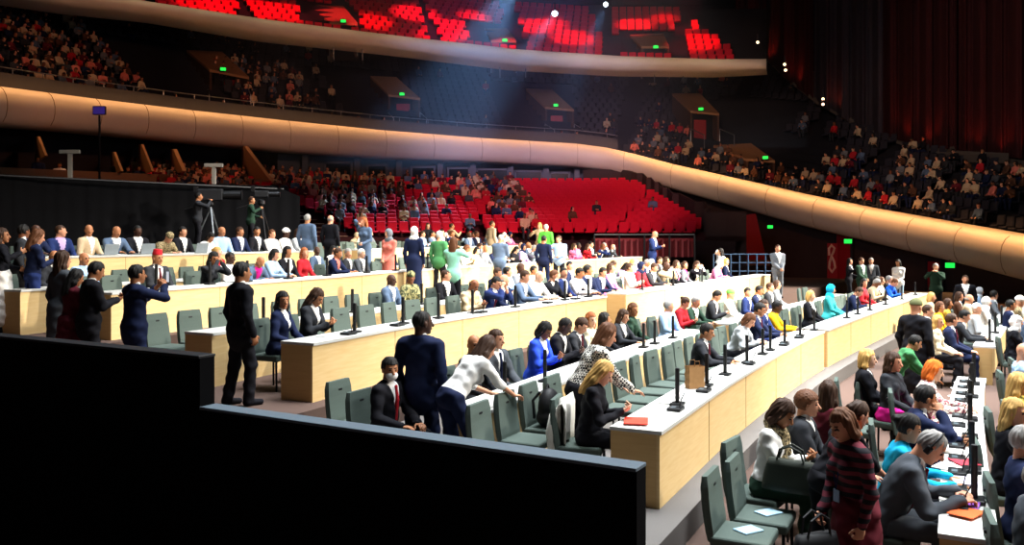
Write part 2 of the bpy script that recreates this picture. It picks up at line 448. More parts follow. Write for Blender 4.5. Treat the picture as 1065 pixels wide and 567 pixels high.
PIECE = {}
PLACE = bpy.data.materials.new('cloth_base')
def piece(pose, fem, part):
    key = (pose, fem, part)
    if key in PIECE: return PIECE[key]
    B = Body(pose, fem); f = Field(); h = .0105; slots = 1
    floor = lambda P: P[..., 2]
    if part == 'body':
        h = .0078; slots = 4
        B.torso(f, -.01)
        for d in (1, -1):
            B.arm(f, d, -.004); B.leg(f, d, -.004); B.hand(f, d)
            f.cone(B.an[d] + (0, -.03, -.045), B.an[d] + (0, .12, -.055), .035, .028, 0, .03)
        B.head(f)
    elif part in ('jacket', 'coat'):
        B.torso(f, .022, hem=.15 if part == 'jacket' and not B.sit else (.04 if B.sit else .2))
        for d in (1, -1): B.arm(f, d, .019)
        V = vee(B)
        def post(P, g):
            v = V(P); q = (P - B.pel) @ B.T
            return wrinkles(P, g, .6) - .007 * np.clip(1 - np.abs(v - .02) / .02, 0, 1) ** .5 * (q[..., 1] > .03)
        f.post = post
        f.cone(B.t(-.055, -.03, .515), B.t(.055, -.03, .515), .046, k=.03)
        f.carve(vee(B))
        if part == 'coat':
            if B.sit:
                for d in (1, -1): f.cone(B.hip[d], B.kn[d], .105, .085, k=.06)
            else: f.cone(B.pel, (0, 0, .42), .185, .2, k=.06)
    elif part == 'shirt':
        B.torso(f, .006)
        f.cone(B.t(0, -.012, .505), B.t(0, -.002, .565), .064, .059, k=.02)
        f.carve(lambda P: (P - B.pel) @ B.T[:, 2] - .06)
    elif part == 'tie':
        f.ell(B.t(0, .093, .505), (.02, .016, .018), B.T, k=.005)
        f.cone(B.t(0, .095, .49), B.t(0, .124, .36), .015, .021, k=.004); f.cone(B.t(0, .124, .36), B.t(0, .120, .14), .021, .024, k=.004)
    elif part in ('blouse', 'tee'):
        B.torso(f, .015, tuck=True); f.post = wrinkles
        for d in (1, -1): B.arm(f, d, .015, short=part == 'tee')
        f.cone(B.t(-.05, -.01, .515), B.t(.05, -.01, .515), .04, k=.03)
    elif part == 'trousers':
        f.ell(B.pel, np.array([.168, .12, .125]) + .008, B.T, 0, .05); f.post = lambda P, g: wrinkles(P, g, .8)
        for d in (1, -1): B.leg(f, d, .014)
    elif part == 'skirt':
        f.post = wrinkles
        f.ell(B.pel, np.array([.168, .12, .125]) + .01, B.T, 0, .05)
        if B.sit:
            for d in (1, -1): f.cone(B.hip[d], B.kn[d], .10, .085, k=.1); f.cone(B.kn[d], B.kn[d] + np.array([0, -.02, -.22]), .085, .08, k=.1)
            f.ell((0, .28, .54), (.13, .2, .075), k=.05)
        else:
            f.cone(B.pel, (0, 0, .62), .165, .185, k=.05); f.cone((0, 0, .62), (0, 0, .36), .185, .2, k=.05)
    elif part == 'gown':
        f.post = wrinkles
        f.ell(B.pel, np.array([.168, .12, .125]) + .01, B.T, 0, .05)
        if B.sit:
            for d in (1, -1): f.cone(B.hip[d], B.kn[d], .11, .1, k=.1); f.cone(B.kn[d], B.an[d] + np.array([0, 0, .1]), .1, .12, k=.1)
        else: f.cone(B.pel, (0, 0, .3), .175, .23, k=.05)
    elif part == 'shoe':
        pass
    elif part == 'bare':
        pass
    v, Q, fl = f.mesh(h)
    PIECE[key] = np_mesh(part, v, Q, fl, [PLACE] * slots)
    return PIECE[key]

def shoe_mesh(pose, fem, d):
    key = (pose, fem, 'shoe', d)
    if key not in PIECE:
        B = Body(pose, fem); f = Field(); a = B.an[d]
        f.cone(a + (0, -.035, -.04), a + (0, .14, -.055), .045, .036, k=.03); f.cone(a + (0, -.02, 0), a + (0, -.02, -.04), .042, .045, k=.02)
        f.carve(lambda P: P[..., 2] - .002)
        PIECE[key] = np_mesh('shoe', *f.mesh(.011), [PLACE])
    return PIECE[key]

def hair_mesh(style):
    if style not in PIECE:
        f = Field()
        for c in hair_field(style, f): f.carve(c)
        if style in ('short', 'crop', 'long', 'bob', 'bun', 'curly', 'tail', 'fringe'): f.post = strands if style != 'curly' else (lambda P, g: g + .007 * np.sin(P[..., 0] * 150) * np.sin(P[..., 1] * 140 + 1) * np.sin(P[..., 2] * 145))
        if style in ('hijab', 'turban'): f.post = lambda P, g: wrinkles(P, g, 1.1)
        PIECE[style] = np_mesh(style, *f.mesh(.0075), [PLACE])
    return PIECE[style]

def far_mesh(pose, fem, style, outfit, h=.017):
    """one light mesh for a person small in the picture: skin, hair, top, shirt, legwear, shoes"""
    key = (pose, fem, style, outfit, h)
    if key in PIECE: return PIECE[key]
    B = Body(pose, fem); f = Field()
    B.head(f, (0, 0, 0, 0), False)
    for d in (1, -1):
        if h < .03: B.hand(f, d)
        else: f.ell(B.wr[d], (.045, .045, .045))
        f.cone(B.an[d] + (0, -.03, -.045), B.an[d] + (0, .13, -.052), .045, .036, 5, .03)
        B.arm(f, d, .015, 2)
    B.torso(f, .015, 2, .1 if not B.sit else .02)
    if outfit in ('suit', 'top'):
        for d in (1, -1): B.leg(f, d, .011, 4)
    elif B.sit:
        for d in (1, -1): f.cone(B.hip[d], B.kn[d], .105, .09, 4, .1); f.cone(B.kn[d], B.an[d] + np.array([0, 0, .15]), .09, .09, 4, .1)
    else:
        f.cone(B.pel, (0, 0, .36), .175, .2, 4, .05)
        for d in (1, -1): B.leg(f, d, -.004, 0)
    g = Field()
    cuts = hair_field(style, g, B, 1) if style != 'bald' else []
    for lo, hi, d0, lab, k in g.p:
        dd = (lambda d0: lambda P: np.maximum.reduce([d0(P)] + [-c(P) for c in cuts]))(d0)
        f.fn(lo, hi, dd, 1, .004)
    paint = None
    if outfit == 'suit':
        V = vee(B)
        def paint(P, lb): return np.where((lb == 2) & (V(P) < 0), 3, lb)
    v, Q, fl = f.mesh(h, paint)
    PIECE[key] = np_mesh('figure', v, Q, fl, [PLACE] * 6)
    return PIECE[key]

def dress(o, mats):
    for sl, m in zip(o.material_slots, mats):
        sl.link = 'OBJECT'; sl.material = m

SKINS = {'pale': '#d9a98c', 'fair': '#c98f70', 'tan': '#a9704c', 'brown': '#7a4a30', 'dark': '#452a1d'}
HAIRS = {'black': '#14110f', 'brown': '#3a2416', 'chestnut': '#5d3820', 'auburn': '#96532a', 'blond': '#c39a58', 'grey': '#8d8a86', 'white': '#d8d5cf'}
CLOTH = {'black': '#14141a', 'charcoal': '#2a2c31', 'navy': '#18213f', 'dark blue': '#1e2d5c', 'blue': '#2e4fae', 'bright blue': '#1d5fd6', 'royal blue': '#2f52d8',
         'light blue': '#9dbbdc', 'grey': '#6f747b', 'grey blue': '#51637c', 'dark grey': '#45494f', 'light grey': '#b5b9bd', 'white': '#eceae6', 'cream': '#ded2b4', 'beige': '#bfa98a', 'brown': '#56392a',
         'dark green': '#22392c', 'olive': '#5d6040', 'green': '#3f7a4c', 'bright green': '#5fc24a', 'mint': '#8fd0b8', 'teal': '#3fb0b4', 'turquoise': '#19a6cf',
         'yellow': '#f0b416', 'gold': '#c89b3a', 'orange': '#e0702a', 'red': '#b3222c', 'burgundy': '#5c1a26', 'pink': '#e07aa8', 'hot pink': '#d8208c', 'coral': '#d9796a', 'lilac': '#b9a0cf', 'purple': '#5a3a80'}
def skin(n): return mat('skin_' + n, SKINS[n], .55, .06, 40, spec=.35)
def hairm(n): return mat('hair_' + n, HAIRS[n], .62, .45, 90, stretch=(1, 1, .15), spec=.25, bump=.3)
def cloth(n):
    if n == 'houndstooth': return two_tone('houndstooth', '#e8e4da', '#1a1a1c', 'checker', scale=44)
    if n == 'stripes': return two_tone('stripes', '#6a2734', '#1c1a20', 'wave', scale=4.2)
    if n == 'floral': return two_tone('floral', '#e6ded2', '#8c4a52', 'noise', scale=26)
    if n == 'camouflage': return two_tone('camouflage', '#9a9466', '#39402c', 'noise', scale=20)
    if n == 'gold print': return two_tone('gold_print', '#d3a846', '#8f9a4a', 'noise', scale=22)
    if n == 'leopard': return two_tone('leopard', '#ac9a72', '#453c2e', 'noise', scale=50)
    return mat('cloth_' + n.replace(' ', '_'), CLOTH[n], .85, .14, 30, spec=.15)

NEAR = {'suit': ('jacket', 'shirt', 'tie', 'trousers'), 'open suit': ('jacket', 'shirt', 'trousers'), 'top': ('blouse', 'trousers'), 'tee': ('tee', 'trousers'),
        'dress': ('blouse', 'skirt'), 'gown': ('blouse', 'gown'), 'coat': ('coat', 'shirt', 'trousers'), 'jacket skirt': ('jacket', 'shirt', 'skirt')}
HATS = ('hijab', 'turban', 'beanie', 'fez')
PART_NAME = {'blouse': 'top', 'tee': 'top', 'gown': 'skirt'}

def wear(o, pose, fem, extras):
    B = Body(pose, fem); m = Matrix(B.H.tolist()).to_4x4(); m.translation = Vector(B.hc)
    for e in extras:
        if e == 'headphones':
            mb = MB().tube([(.095 * math.cos(a), -.01, .02 + .115 * math.sin(a)) for a in np.linspace(0, math.pi, 13)], .008, 6)
            c = mb.build('headphones', mat('mic_black', '#111214', .45, .1, 30), o)
            for d in (1, -1): k = MB().rbox((.028, .05, .065), Matrix.Translation((d * .092, -.008, -.01)), .011).build('ear_cup', mat('mic_black', '#111214', .45, .1, 30), c)
            c.matrix_local = m
        elif e == 'glasses':
            mb = MB()
            for d in (1, -1):
                mb.tube([(d * .031 + .021 * math.cos(a), .098, .006 + .016 * math.sin(a)) for a in np.linspace(0, 2 * math.pi, 13)], .0028, 5, caps=False)
                mb.tube([(d * .052, .096, .01), (d * .08, .03, .008), (d * .083, -.02, .002)], .0026, 5)
            mb.tube([(-.01, .099, .01), (.01, .099, .01)], .0026, 5); c = mb.build('glasses', mat('mic_black', '#111214', .45, .1, 30), o); c.matrix_local = m
        elif e == 'mask':
            f = Field().ell((0, .045, -.058), (.064, .068, .056), k=.01); f.carve(lambda P: P[..., 1] - .035)
            c = link('face_mask', np_mesh('face_mask', *f.mesh(.0075), [PLACE]), o); dress(c, [cloth('white')]); c.matrix_local = m
        elif e.startswith('scarf'):
            f = Field()
            for a in np.linspace(0, 2 * math.pi, 15)[:-1]:
                b = a + 2 * math.pi / 14; q = lambda t: B.t(.085 * math.sin(t), .01 + .075 * math.cos(t), .525 - .03 * math.cos(t))
                f.cone(q(a), q(b), .036, k=.02)
            f.cone(B.t(.03, .1, .48), B.t(.06, .135, .30), .036, .042, k=.03); f.cone(B.t(-.02, .1, .48), B.t(-.03, .135, .34), .034, .04, k=.03); f.post = wrinkles
            c = link('scarf', np_mesh('scarf', *f.mesh(.01), [PLACE]), o); dress(c, [cloth(e.split(':')[1])])
        elif e == 'badge':
            c = MB().rbox((.075, .006, .1), Matrix.Translation(B.t(.02, .15, .12)), .002).build('badge', cloth('light blue'), o)
            MB().tube([B.t(-.075, .05, .52), B.t(-.02, .128, .34), B.t(.02, .146, .17), B.t(.05, .128, .34), B.t(.08, .05, .52)], .005, 5).build('lanyard', cloth('dark blue'), c)

def person(loc, face, pose, outfit='suit', top='navy', shirt='white', legs=None, sk='fair', hair=('short', 'brown'), fem=False, scale=1.0,
           near=False, label='', group=None, tie='burgundy', bulk=None, extras=()):
    """face: heading of the figure's front, radians from +Y towards +X"""
    legs = legs or (top if 'suit' in outfit or outfit in ('coat', 'gown', 'dress') else 'black')
    style, hc = hair
    hm = cloth(hc) if style in HATS else (hairm(hc) if hc in HAIRS else cloth(hc))
    brow = hairm(hc) if hc in HAIRS else hairm('black')
    M = Matrix.Translation(loc) @ Matrix.Rotation(-face, 4, 'Z') @ Matrix.Diagonal((scale * (bulk or (1.0 if fem else 1.09)), scale * (bulk or (1.0 if fem else 1.06)), scale, 1))
    if not near:
        kind = 'suit' if outfit in ('suit', 'open suit', 'coat', 'jacket skirt') else ('dress' if outfit in ('dress', 'gown') else 'top')
        o = link('person', far_mesh(pose, fem, style, kind))
        dress(o, [skin(sk), hm, cloth(top), cloth(shirt), cloth(legs), cloth('black')])
    else:
        o = link('person', piece(pose, fem, 'body'))
        dress(o, [skin(sk), mat('eye_dark', '#1a1210', .25, 0), mat('lips_' + sk, tuple(c * k for c, k in zip(lin(SKINS[sk])[:3], (.8, .5, .5))) + (1,), .5, .05), brow])
        for p in NEAR[outfit]:
            c = link(PART_NAME.get(p, p), piece(pose, fem, p), o)
            dress(c, [cloth({'jacket': top, 'coat': top, 'blouse': top, 'tee': top, 'shirt': shirt, 'tie': tie}.get(p, legs))])
        for d in (1, -1):
            c = link('shoe', shoe_mesh(pose, fem, d), o); dress(c, [cloth('black')])
        if style != 'bald':
            c = link({'hijab': 'headscarf', 'turban': 'turban', 'beanie': 'beanie', 'fez': 'fez'}.get(style, 'hair'), hair_mesh(style), o)
            B = Body(pose, fem)
            m = Matrix(B.H.tolist()).to_4x4(); m.translation = Vector(B.hc); c.matrix_local = m
            dress(c, [hm])
    if extras and near: wear(o, pose, fem, extras)
    o.matrix_world = M
    return tag(o, label, 'person', group)
# ------------------------------------------------------------------ plan curves
def interp(x, tab, col):
    xs = [t[0] for t in tab]; return float(np.interp(x, xs, [t[col] for t in tab]))

class Row:
    """the front edge of a long desk in plan; s runs from the aisle end, off is towards the seats"""
    def __init__(s, pts, pre=6.0, post=14.0):
        p = [Vector(q).to_2d() if len(q) == 3 else Vector(q) for q in pts]
        p = [p[0] + (p[0] - p[1]).normalized() * pre] + p + [p[-1] + (p[-1] - p[-2]).normalized() * post]
        q = []
        for i in range(len(p) - 1):
            a, b = p[i], p[i + 1]
            ta = (p[i + 1] - p[max(i - 1, 0)]); ta = ta * ((b - a).length / max(ta.length, 1e-6))
            tb = (p[min(i + 2, len(p) - 1)] - p[i]); tb = tb * ((b - a).length / max(tb.length, 1e-6))
            n = max(2, int((b - a).length / .25))
            for k in range(n):
                u = k / n; q.append((2 * u**3 - 3 * u**2 + 1) * a + (u**3 - 2 * u**2 + u) * ta + (-2 * u**3 + 3 * u**2) * b + (u**3 - u**2) * tb)
        q.append(p[-1]); s.q = q
        s.L = np.concatenate([[0], np.cumsum([(q[i + 1] - q[i]).length for i in range(len(q) - 1)])]) - pre
    def at(s, t, off=0.0):
        x = float(np.interp(t, s.L, [v.x for v in s.q])); y = float(np.interp(t, s.L, [v.y for v in s.q]))
        x2 = float(np.interp(t + .3, s.L, [v.x for v in s.q])); y2 = float(np.interp(t + .3, s.L, [v.y for v in s.q]))
        x1 = float(np.interp(t - .3, s.L, [v.x for v in s.q])); y1 = float(np.interp(t - .3, s.L, [v.y for v in s.q]))
        d = Vector((x2 - x1, y2 - y1)).normalized(); n = Vector((-d.y, d.x))
        return Vector((x, y)) + n * off, d
    def find(s, px, off=0.0):
        ts = np.arange(s.L[0] + .5, s.L[-1] - .5, .05); best = None
        for t in ts:
            p, _ = s.at(t, off)
            if p.y < 3: continue
            e = abs(CX + F * p.x / p.y - px)
            if best is None or e < best[0] - 1e-6: best = (e, t)
        return best[1]

TOP = .75                                                   # desk height
FLOOR = {'P': 0.0, 'A': CZ - 1.89 - TOP, 'C': CZ - 1.355 - TOP, 'D': CZ - .90 - TOP, 'E': CZ - .42 - TOP}
def meas(rel, pts): return [on_plane(x, y, rel)[:2] for x, y in pts]
ROWS = {'A': Row(meas(-1.89, [(686, 449), (774, 389), (856, 345), (965, 305)])),
        'C': Row(meas(-1.355, [(325, 357), (458, 333.5), (631, 308)]) + [(9.0, 30.2)]),
        'D': Row([(-6.3, 13.6)] + meas(-.90, [(320, 289.6), (444, 280), (666, 267)])),
        'E': Row(meas(-.42, [(33, 267.6), (320, 261), (420, 258), (560, 255)]))}

M_carpet = mat('carpet', '#6a6663', .95, .2, 120, spec=.1)
M_carpet2 = mat('carpet_brown', '#5b4a43', .95, .2, 120, spec=.1)
M_riser = mat('riser', '#39342f', .9)
M_black = mat('black_cloth', '#0b0b0d', .95, .2, 6, spec=.05)
M_dark = mat('dark_wall', '#2b272b', .85, .15, 3, spec=.15)
M_dark2 = mat('dark_brown_wall', '#3a2c2c', .8, .15, 3, spec=.2)
M_conc = mat('dark_terrace', '#1f2026', .9, .2, 4, spec=.1)
M_cream = mat('cream_panel', '#cfc7b8', .45, .05, 2, spec=.3)
M_red = mat('red_seat_cloth', '#b80f2a', .8, .15, 20, spec=.15)
M_dseat = mat('dark_seat_cloth', '#2a2a33', .8, .15, 20, spec=.2)
M_tan = mat('tan_board', '#9b7350', .7, .12, 5)
M_metal = mat('dark_metal', '#2a2a2c', .4, .1, 20, metal=.7)
M_steel = mat('grey_metal', '#8c9298', .35, .08, 20, metal=.8)

def S(name, mb, m, smooth=False): return tag(mb.build(name, m, smooth=smooth), kind='structure')

# ---- main floor and the terraces of the hall
S('floor', MB().prism([(-60, -4), (60, -4), (60, 95), (-60, 95)], -.3, 0), M_carpet2)
back = 72.0
def terrace(k, below):
    r = ROWS[k]; f = []
    t0 = {'A': -3.1, 'C': -3.7, 'D': -4.4, 'E': -5.0}[k]
    t1 = r.L[-1] - .2
    edge = [r.at(t, -.28)[0] for t in np.arange(t0, t1, .8)]
    far = {'A': 24, 'C': 19, 'D': 14.5, 'E': 9.5}[k]
    rear = [r.at(t, far)[0] for t in np.arange(t1, t0, -2.5)]
    rear = [v for v in rear]
    poly = [(v.x, v.y) for v in edge] + [(v.x, v.y) for v in rear]
    return MB().prism(poly, below, FLOOR[k])
for k, b in (('A', 0.0), ('C', FLOOR['A']), ('D', FLOOR['C']), ('E', FLOOR['D'])):
    S('floor', terrace(k, b), M_carpet if k == 'A' else M_carpet2)

# ---- black barrier beside the camera
bd = Vector((-2.83, 1.61)).normalized(); bn = Vector((bd.y, -bd.x))
def bar(p, q, z1, name, label):
    o = empty('barrier', (p.x, p.y, 0)); o.rotation_euler = (0, 0, math.atan2(bd.y, bd.x))
    L = (q - p).length
    MB().box((L / 2, .05, z1 / 2 - .01), (L, .13, z1 - .02)).build('panel', M_black, o)
    MB().rbox((L, .15, .02), Matrix.Translation((L / 2, .05, z1 - .01)), .004).build('cap', mat(name, '#5f6e7a' if 'lower' in label else '#1c1e22', .5, .1), o)  # lower cap is paler: blue light along its top put into the colour
    tag(o, label, 'barrier', 'black barriers')
P1 = Vector((.70, 4.56)); P2 = Vector((-2.13, 6.17))
bar(P1, P2, CZ - 1.2, 'barrier_cap_lit', 'long black barrier panel, the lower one with a blue-lit top edge')
bar(P2 + bd * .004, P2 + bd * 6.2, CZ - .845, 'barrier_cap_dark', 'taller black barrier panel standing at the end of the blue-lit one')

# ---- lower balcony front (a rounded cream band), by picture column: depth, top row, bottom row
FAS = [(-260, 28, 62, 100), (-120, 33, 77, 117), (0, 38, 89, 130), (100, 43, 102, 137), (200, 47.5, 114, 147), (300, 51, 125, 157), (400, 54, 135, 164), (500, 56.5, 143, 168),
       (600, 58, 149, 173), (630, 57.8, 153, 177), (660, 57.2, 160, 184), (700, 56, 171, 197), (760, 53.5, 185, 214), (830, 50, 202, 234), (900, 46, 217, 251), (980, 41, 232, 270), (1065, 36, 247, 292), (1170, 31, 267, 323), (1300, 26, 295, 365)]
FAS2 = [(-60, 43, -32, -14), (60, 45.5, -14, 4), (161, 48, 2, 15), (280, 51, 20, 36), (400, 53, 35, 49), (540, 54.8, 51, 67), (650, 55.2, 58, 73), (740, 54, 61, 74), (797, 53, 61, 71)]
def col_curve(tab, xs):
    out = []
    for x in xs:
        y = interp(x, tab, 1)
        zt = CZ + (HY - interp(x, tab, 2)) / F * y; zb = CZ + (HY - interp(x, tab, 3)) / F * y
        out.append([Vector(((x - CX) / F * y, y)), zt, zb])
    for i, o in enumerate(out):
        t = (out[min(i + 1, len(out) - 1)][0] - out[max(i - 1, 0)][0]).normalized()
        o.append(Vector((-t.y, t.x)))                       # outward, away from the hall's middle
    for _ in range(6):                                      # smooth the outward directions so the rows stay even
        ns = [o[3].copy() for o in out]
        for i in range(1, len(out) - 1): out[i][3] = (ns[i - 1] + ns[i] * 2 + ns[i + 1]).normalized()
    return out
XS = list(range(-240, 1281, 10)); LOW = col_curve(FAS, XS)
XS2 = list(range(-50, 800, 7)) + [797]; UP = col_curve(FAS2, XS2)
PROF = [(1.1, 1.0), (.25, 1.0), (.02, .975), (-.18, .9), (-.34, .76), (-.42, .58), (-.42, .4), (-.34, .22), (-.16, .07), (.1, 0), (.5, -.03), (2.5, .05)]
def fascia(cur, deep=1.0, taper=0):
    rows = []
    for i, (p, zt, zb, n) in enumerate(cur):
        k = deep * (min(1, (len(cur) - 1 - i) / taper) ** .5 if taper else 1)
        rows.append([(p.x + n.x * o * (k if o < 1 else 1), p.y + n.y * o * (k if o < 1 else 1), zb + (zt - zb) * u) for o, u in PROF])
    return MB().strip(rows)
S('trim_1', fascia(LOW), M_cream, True)
S('trim_2', fascia(UP, .8, 8), M_cream, True)
# joints between the cream panels
jm = MB()
for i in range(4, len(LOW), 5):
    p, zt, zb, n = LOW[i]
    jm.tube([(p.x + n.x * (o - .012), p.y + n.y * (o - .012), zb + (zt - zb) * u) for o, u in PROF[2:9]], .018, 4)
S('trim_3', jm, mat('joint', '#8f8069', .7))

# ---- terraces of seats
def terraces(cur, xs, nrows, start, rise, dep, h0, name, m, ntab=None):
    mb = MB(); o = 0; prof = []
    for k in range(nrows + 1):
        prof.append((start + dep * k, h0 + rise * k, k)); prof.append((start + dep * (k + 1) if k < nrows else start + dep * k + .5, h0 + rise * k, k))
    n = len(prof)
    for (p, zt, zb, nn) in cur: mb.v += [(p.x + nn.x * a, p.y + nn.y * a, zt + b) for a, b, k in prof]
    for i in range(len(cur) - 1):
        N = ntab(xs[i]) if ntab else nrows
        for j in range(n - 1):
            if prof[j][2] > N: continue
            a = i * n + j; mb.f.append((a, a + n, a + n + 1, a + 1)); mb.m.append(0)
    return S(name, mb, m)
NT = [(-240, 17), (640, 17), (700, 18), (760, 16), (830, 10), (900, 6), (980, 5), (1065, 4), (1300, 4)]
nlow = lambda x: int(round(interp(x, NT, 1)))
hstart = lambda x: 0
terraces(LOW, XS, 18, 1.2, .50, .85, -.35, 'floor', M_conc, nlow)
terraces(UP, XS2, 12, 1.0, .52, .85, -.35, 'floor', M_conc)

# parapet wall with a rail behind the lower balcony front
pm = MB(); rm = MB(); tops = []
for (p, zt, zb, n), x in zip(LOW, XS):
    if x > 640: break
    tops.append((p.x + n.x * .95, p.y + n.y * .95, zt + .78))
    pm_row = [(p.x + n.x * .9, p.y + n.y * .9, zt - .2), (p.x + n.x * .9, p.y + n.y * .9, zt + .75), (p.x + n.x * 1.02, p.y + n.y * 1.02, zt + .75), (p.x + n.x * 1.02, p.y + n.y * 1.02, zt - .3)]
    tops[-1] = (p.x + n.x * .96, p.y + n.y * .96, zt + 1.0)
    if 'rows_' not in globals(): rows_ = []
    rows_.append(pm_row)
S('wall_balcony', pm.strip(rows_), mat('parapet', '#3a3b40', .8, .1, 3))
rl = empty('handrail', tops[0]); 
MB().tube([Vector(t) - Vector(tops[0]) for t in tops], .03, 6).build('rail', M_steel, rl)
for i in range(0, len(tops), 3):
    t = Vector(tops[i]) - Vector(tops[0]); MB().tube([t - Vector((0, 0, .32)), t], .02, 5).build('post', M_steel, rl)
tag(rl, 'long thin grey handrail running above the lower balcony parapet', 'handrail')

# seats of the stands: where they stand, which way they look
SEATS = []                                                  # x, y, z, heading, kind, column, row
def seat_line(cur, xs, k, start, rise, dep, h0, kind, keep):
    a = start + dep * k + .42
    pts = [(p.x + n.x * a, p.y + n.y * a, zt + h0 + rise * k, n, x) for (p, zt, zb, n), x in zip(cur, xs)]
    acc = 0
    for i in range(len(pts) - 1):
        p, q = pts[i], pts[i + 1]; L = math.hypot(q[0] - p[0], q[1] - p[1])
        while acc < L:
            u = acc / L; x = p[4] + (q[4] - p[4]) * u; acc += .56
            if keep(x, k): SEATS.append((p[0] + (q[0] - p[0]) * u, p[1] + (q[1] - p[1]) * u, p[2] + (q[2] - p[2]) * u, math.atan2(-p[3].x, -p[3].y), kind, x, k))
        acc -= L
AIS = [-150, -40, 70, 165, 262, 365, 455, 545, 640, 706, 780, 850, 920, 1000, 1090]
# covered stairways of the stands, by picture column: roof corners back-left, back-right, front-right, front-left; first and last row they take
HOODS = [('low', 194, 52, 231, 53.6, 259, 80, 218, 72), ('low', 385, 79, 412, 80, 437, 102, 404, 98), ('low', 547, 92, 574, 93, 597, 114, 567, 111), ('low', 699, 97, 728, 97, 748, 118, 718, 115), ('low', 742, 151, 781, 149, 806, 167, 776, 165),
         ('up', 321, 5, 357, 6, 372, 24, 343, 23), ('up', 503, 28, 527, 29, 537, 42, 511, 42), ('up', 655, 36, 690, 35, 696, 48, 667, 48)]
def clear(x, k, lev):
    if any(abs(x - a) < 6 for a in AIS): return False
    for h in HOODS:
        if h[0] == lev:
            lo, hi = min(h[1], h[7]), max(h[3], h[5])
            if lo - 8 < x < hi + 10 and (2 if h[2] > 140 else 3 if lev == 'low' and h[1] > 600 else 1) <= k <= (5 if lev == 'up' else (11 if h[2] < 140 else 6)): return False
    return True
for k in range(18): seat_line(LOW, XS, k, 1.2, .50, .85, -.35, 'dark', lambda x, k: -60 < x < 1110 and k < nlow(x) and clear(x, k, 'low'))
for k in range(11): seat_line(UP, XS2, k, 1.0, .52, .85, -.35, 'up', lambda x, k: 40 < x < 765 - k * 6 and clear(x, k, 'up'))

# red stand beyond the hall floor
RST = [(270, 37), (300, 38), (400, 41), (500, 43), (600, 43.5), (700, 42), (745, 40.5), (770, 39.5)]
XR = list(range(275, 766, 5)); RED = []
for x in XR:
    y = interp(x, RST, 1); RED.append([Vector(((x - CX) / F * y, y)), CZ - .25, 0])
for i, o in enumerate(RED):
    t = (RED[min(i + 1, len(RED) - 1)][0] - RED[max(i - 1, 0)][0]).normalized(); o.append(Vector((-t.y, t.x)))
for _ in range(8):
    ns = [o[3].copy() for o in RED]
    for i in range(1, len(RED) - 1): RED[i][3] = (ns[i - 1] + ns[i] * 2 + ns[i + 1]).normalized()
rmax = lambda x: 16 if x < 612 else max(0, int(16 - (x - 612) / 7.3))
terraces(RED, XR, 16, 0.0, .205, .85, 0.0, 'floor', mat('stand_floor', '#3a1318', .9), rmax)
fr = MB(); fr.strip([[(p.x, p.y, 0), (p.x, p.y, zt + .002)] for p, zt, _, n in RED]); S('wall_stand', fr, mat('stand_front', '#231316', .8))
for k in range(16): seat_line(RED, XR, k, 0.0, .205, .85, 0.0, 'red', lambda x, k: k < rmax(x) and not (296 < x < 372 and k < 9) and all(abs(x - a) > 3 for a in (430, 500 + k * 3, 640)))
# pale step edges of the stair on the near side of the red stand
st = empty('stand_stairs', at_depth(330, 245, 38.5)); so = Vector(st.location)
for k in range(1, 9):
    i0 = XR.index(310); i1 = XR.index(370); a = .85 * k - .03
    pts = [Vector((p.x + n.x * a, p.y + n.y * a, zt + .205 * k + .012)) - so for p, zt, _, n in RED[i0:i1 + 1]]
    MB().tube(pts, .022, 4).build('step_edge', mat('step_edge', '#9a7b68', .6), st)
tag(st, 'dark stairs with pale step edges at the end of the red seats', 'stairs')

# ---- walls under the balcony: glazed boxes behind the red seats, dark walls at the sides
def under(x0, x1, off, z0, top_gap, m, name):
    rows = []
    for (p, zt, zb, n), x in zip(LOW, XS):
        if x0 <= x <= x1: rows.append([(p.x + n.x * off, p.y + n.y * off, z0), (p.x + n.x * off, p.y + n.y * off, zb + top_gap)])
    return S(name, MB().strip(rows), m)
under(-240, 300, 3.4, 0, .1, M_dark, 'wall_left')
under(300, 620, 1.9, 0, .1, mat('box_wall', '#3a4656', .7, .1, 3), 'wall_back')
under(610, 1280, 1.2, 0, .12, M_dark2, 'wall_right')
wins = [(338, 366), (382, 402), (428, 452), (466, 488), (496, 528), (536, 564), (572, 592)]
for n_, (a, b) in enumerate(wins):
    ya = interp((a + b) / 2, FAS, 1) + 1.45
    w0 = Vector(at_depth(a, 170, ya)); w1 = Vector(at_depth(b, 170, ya)); c = (w0 + w1) / 2; L = (w1 - w0).length
    zb = CZ + (HY - interp((a + b) / 2, FAS, 3)) / F * (ya - 1.45)
    h = .95; zc = zb - .85
    rz = math.atan2(w1.y - w0.y, w1.x - w0.x)
    o = empty('window_%d' % (n_ + 1), (c.x, c.y, zc - h / 2), rz); tag(o, kind='structure')
    fb = MB()
    for sx in (-1, 1): fb.box((sx * L / 2, 0, h / 2), (.14, .12, h + .14))
    for sz in (0, 1): fb.box((0, 0, h * sz), (L, .12, .14))
    fb.build('window_frame', mat('box_frame', '#465160', .5), o)
    MB().box((0, .03, h / 2), (L, .02, h)).build('window_pane', mat('dark_glass', '#141b22', .12, .05, spec=.6), o)
# posts between the boxes
for n_, x in enumerate((318, 372, 415, 458, 492, 531, 568, 600)):
    y = interp(x, FAS, 1) + 1.2; p = at_depth(x, 200, y); zb = CZ + (HY - interp(x, FAS, 3)) / F * (y - 1.2)
    S('trim_%d' % (10 + n_), MB().box((p[0], p[1], zb / 2 + .2), (.35, .35, zb + .3)), mat('box_frame', '#465160', .5))
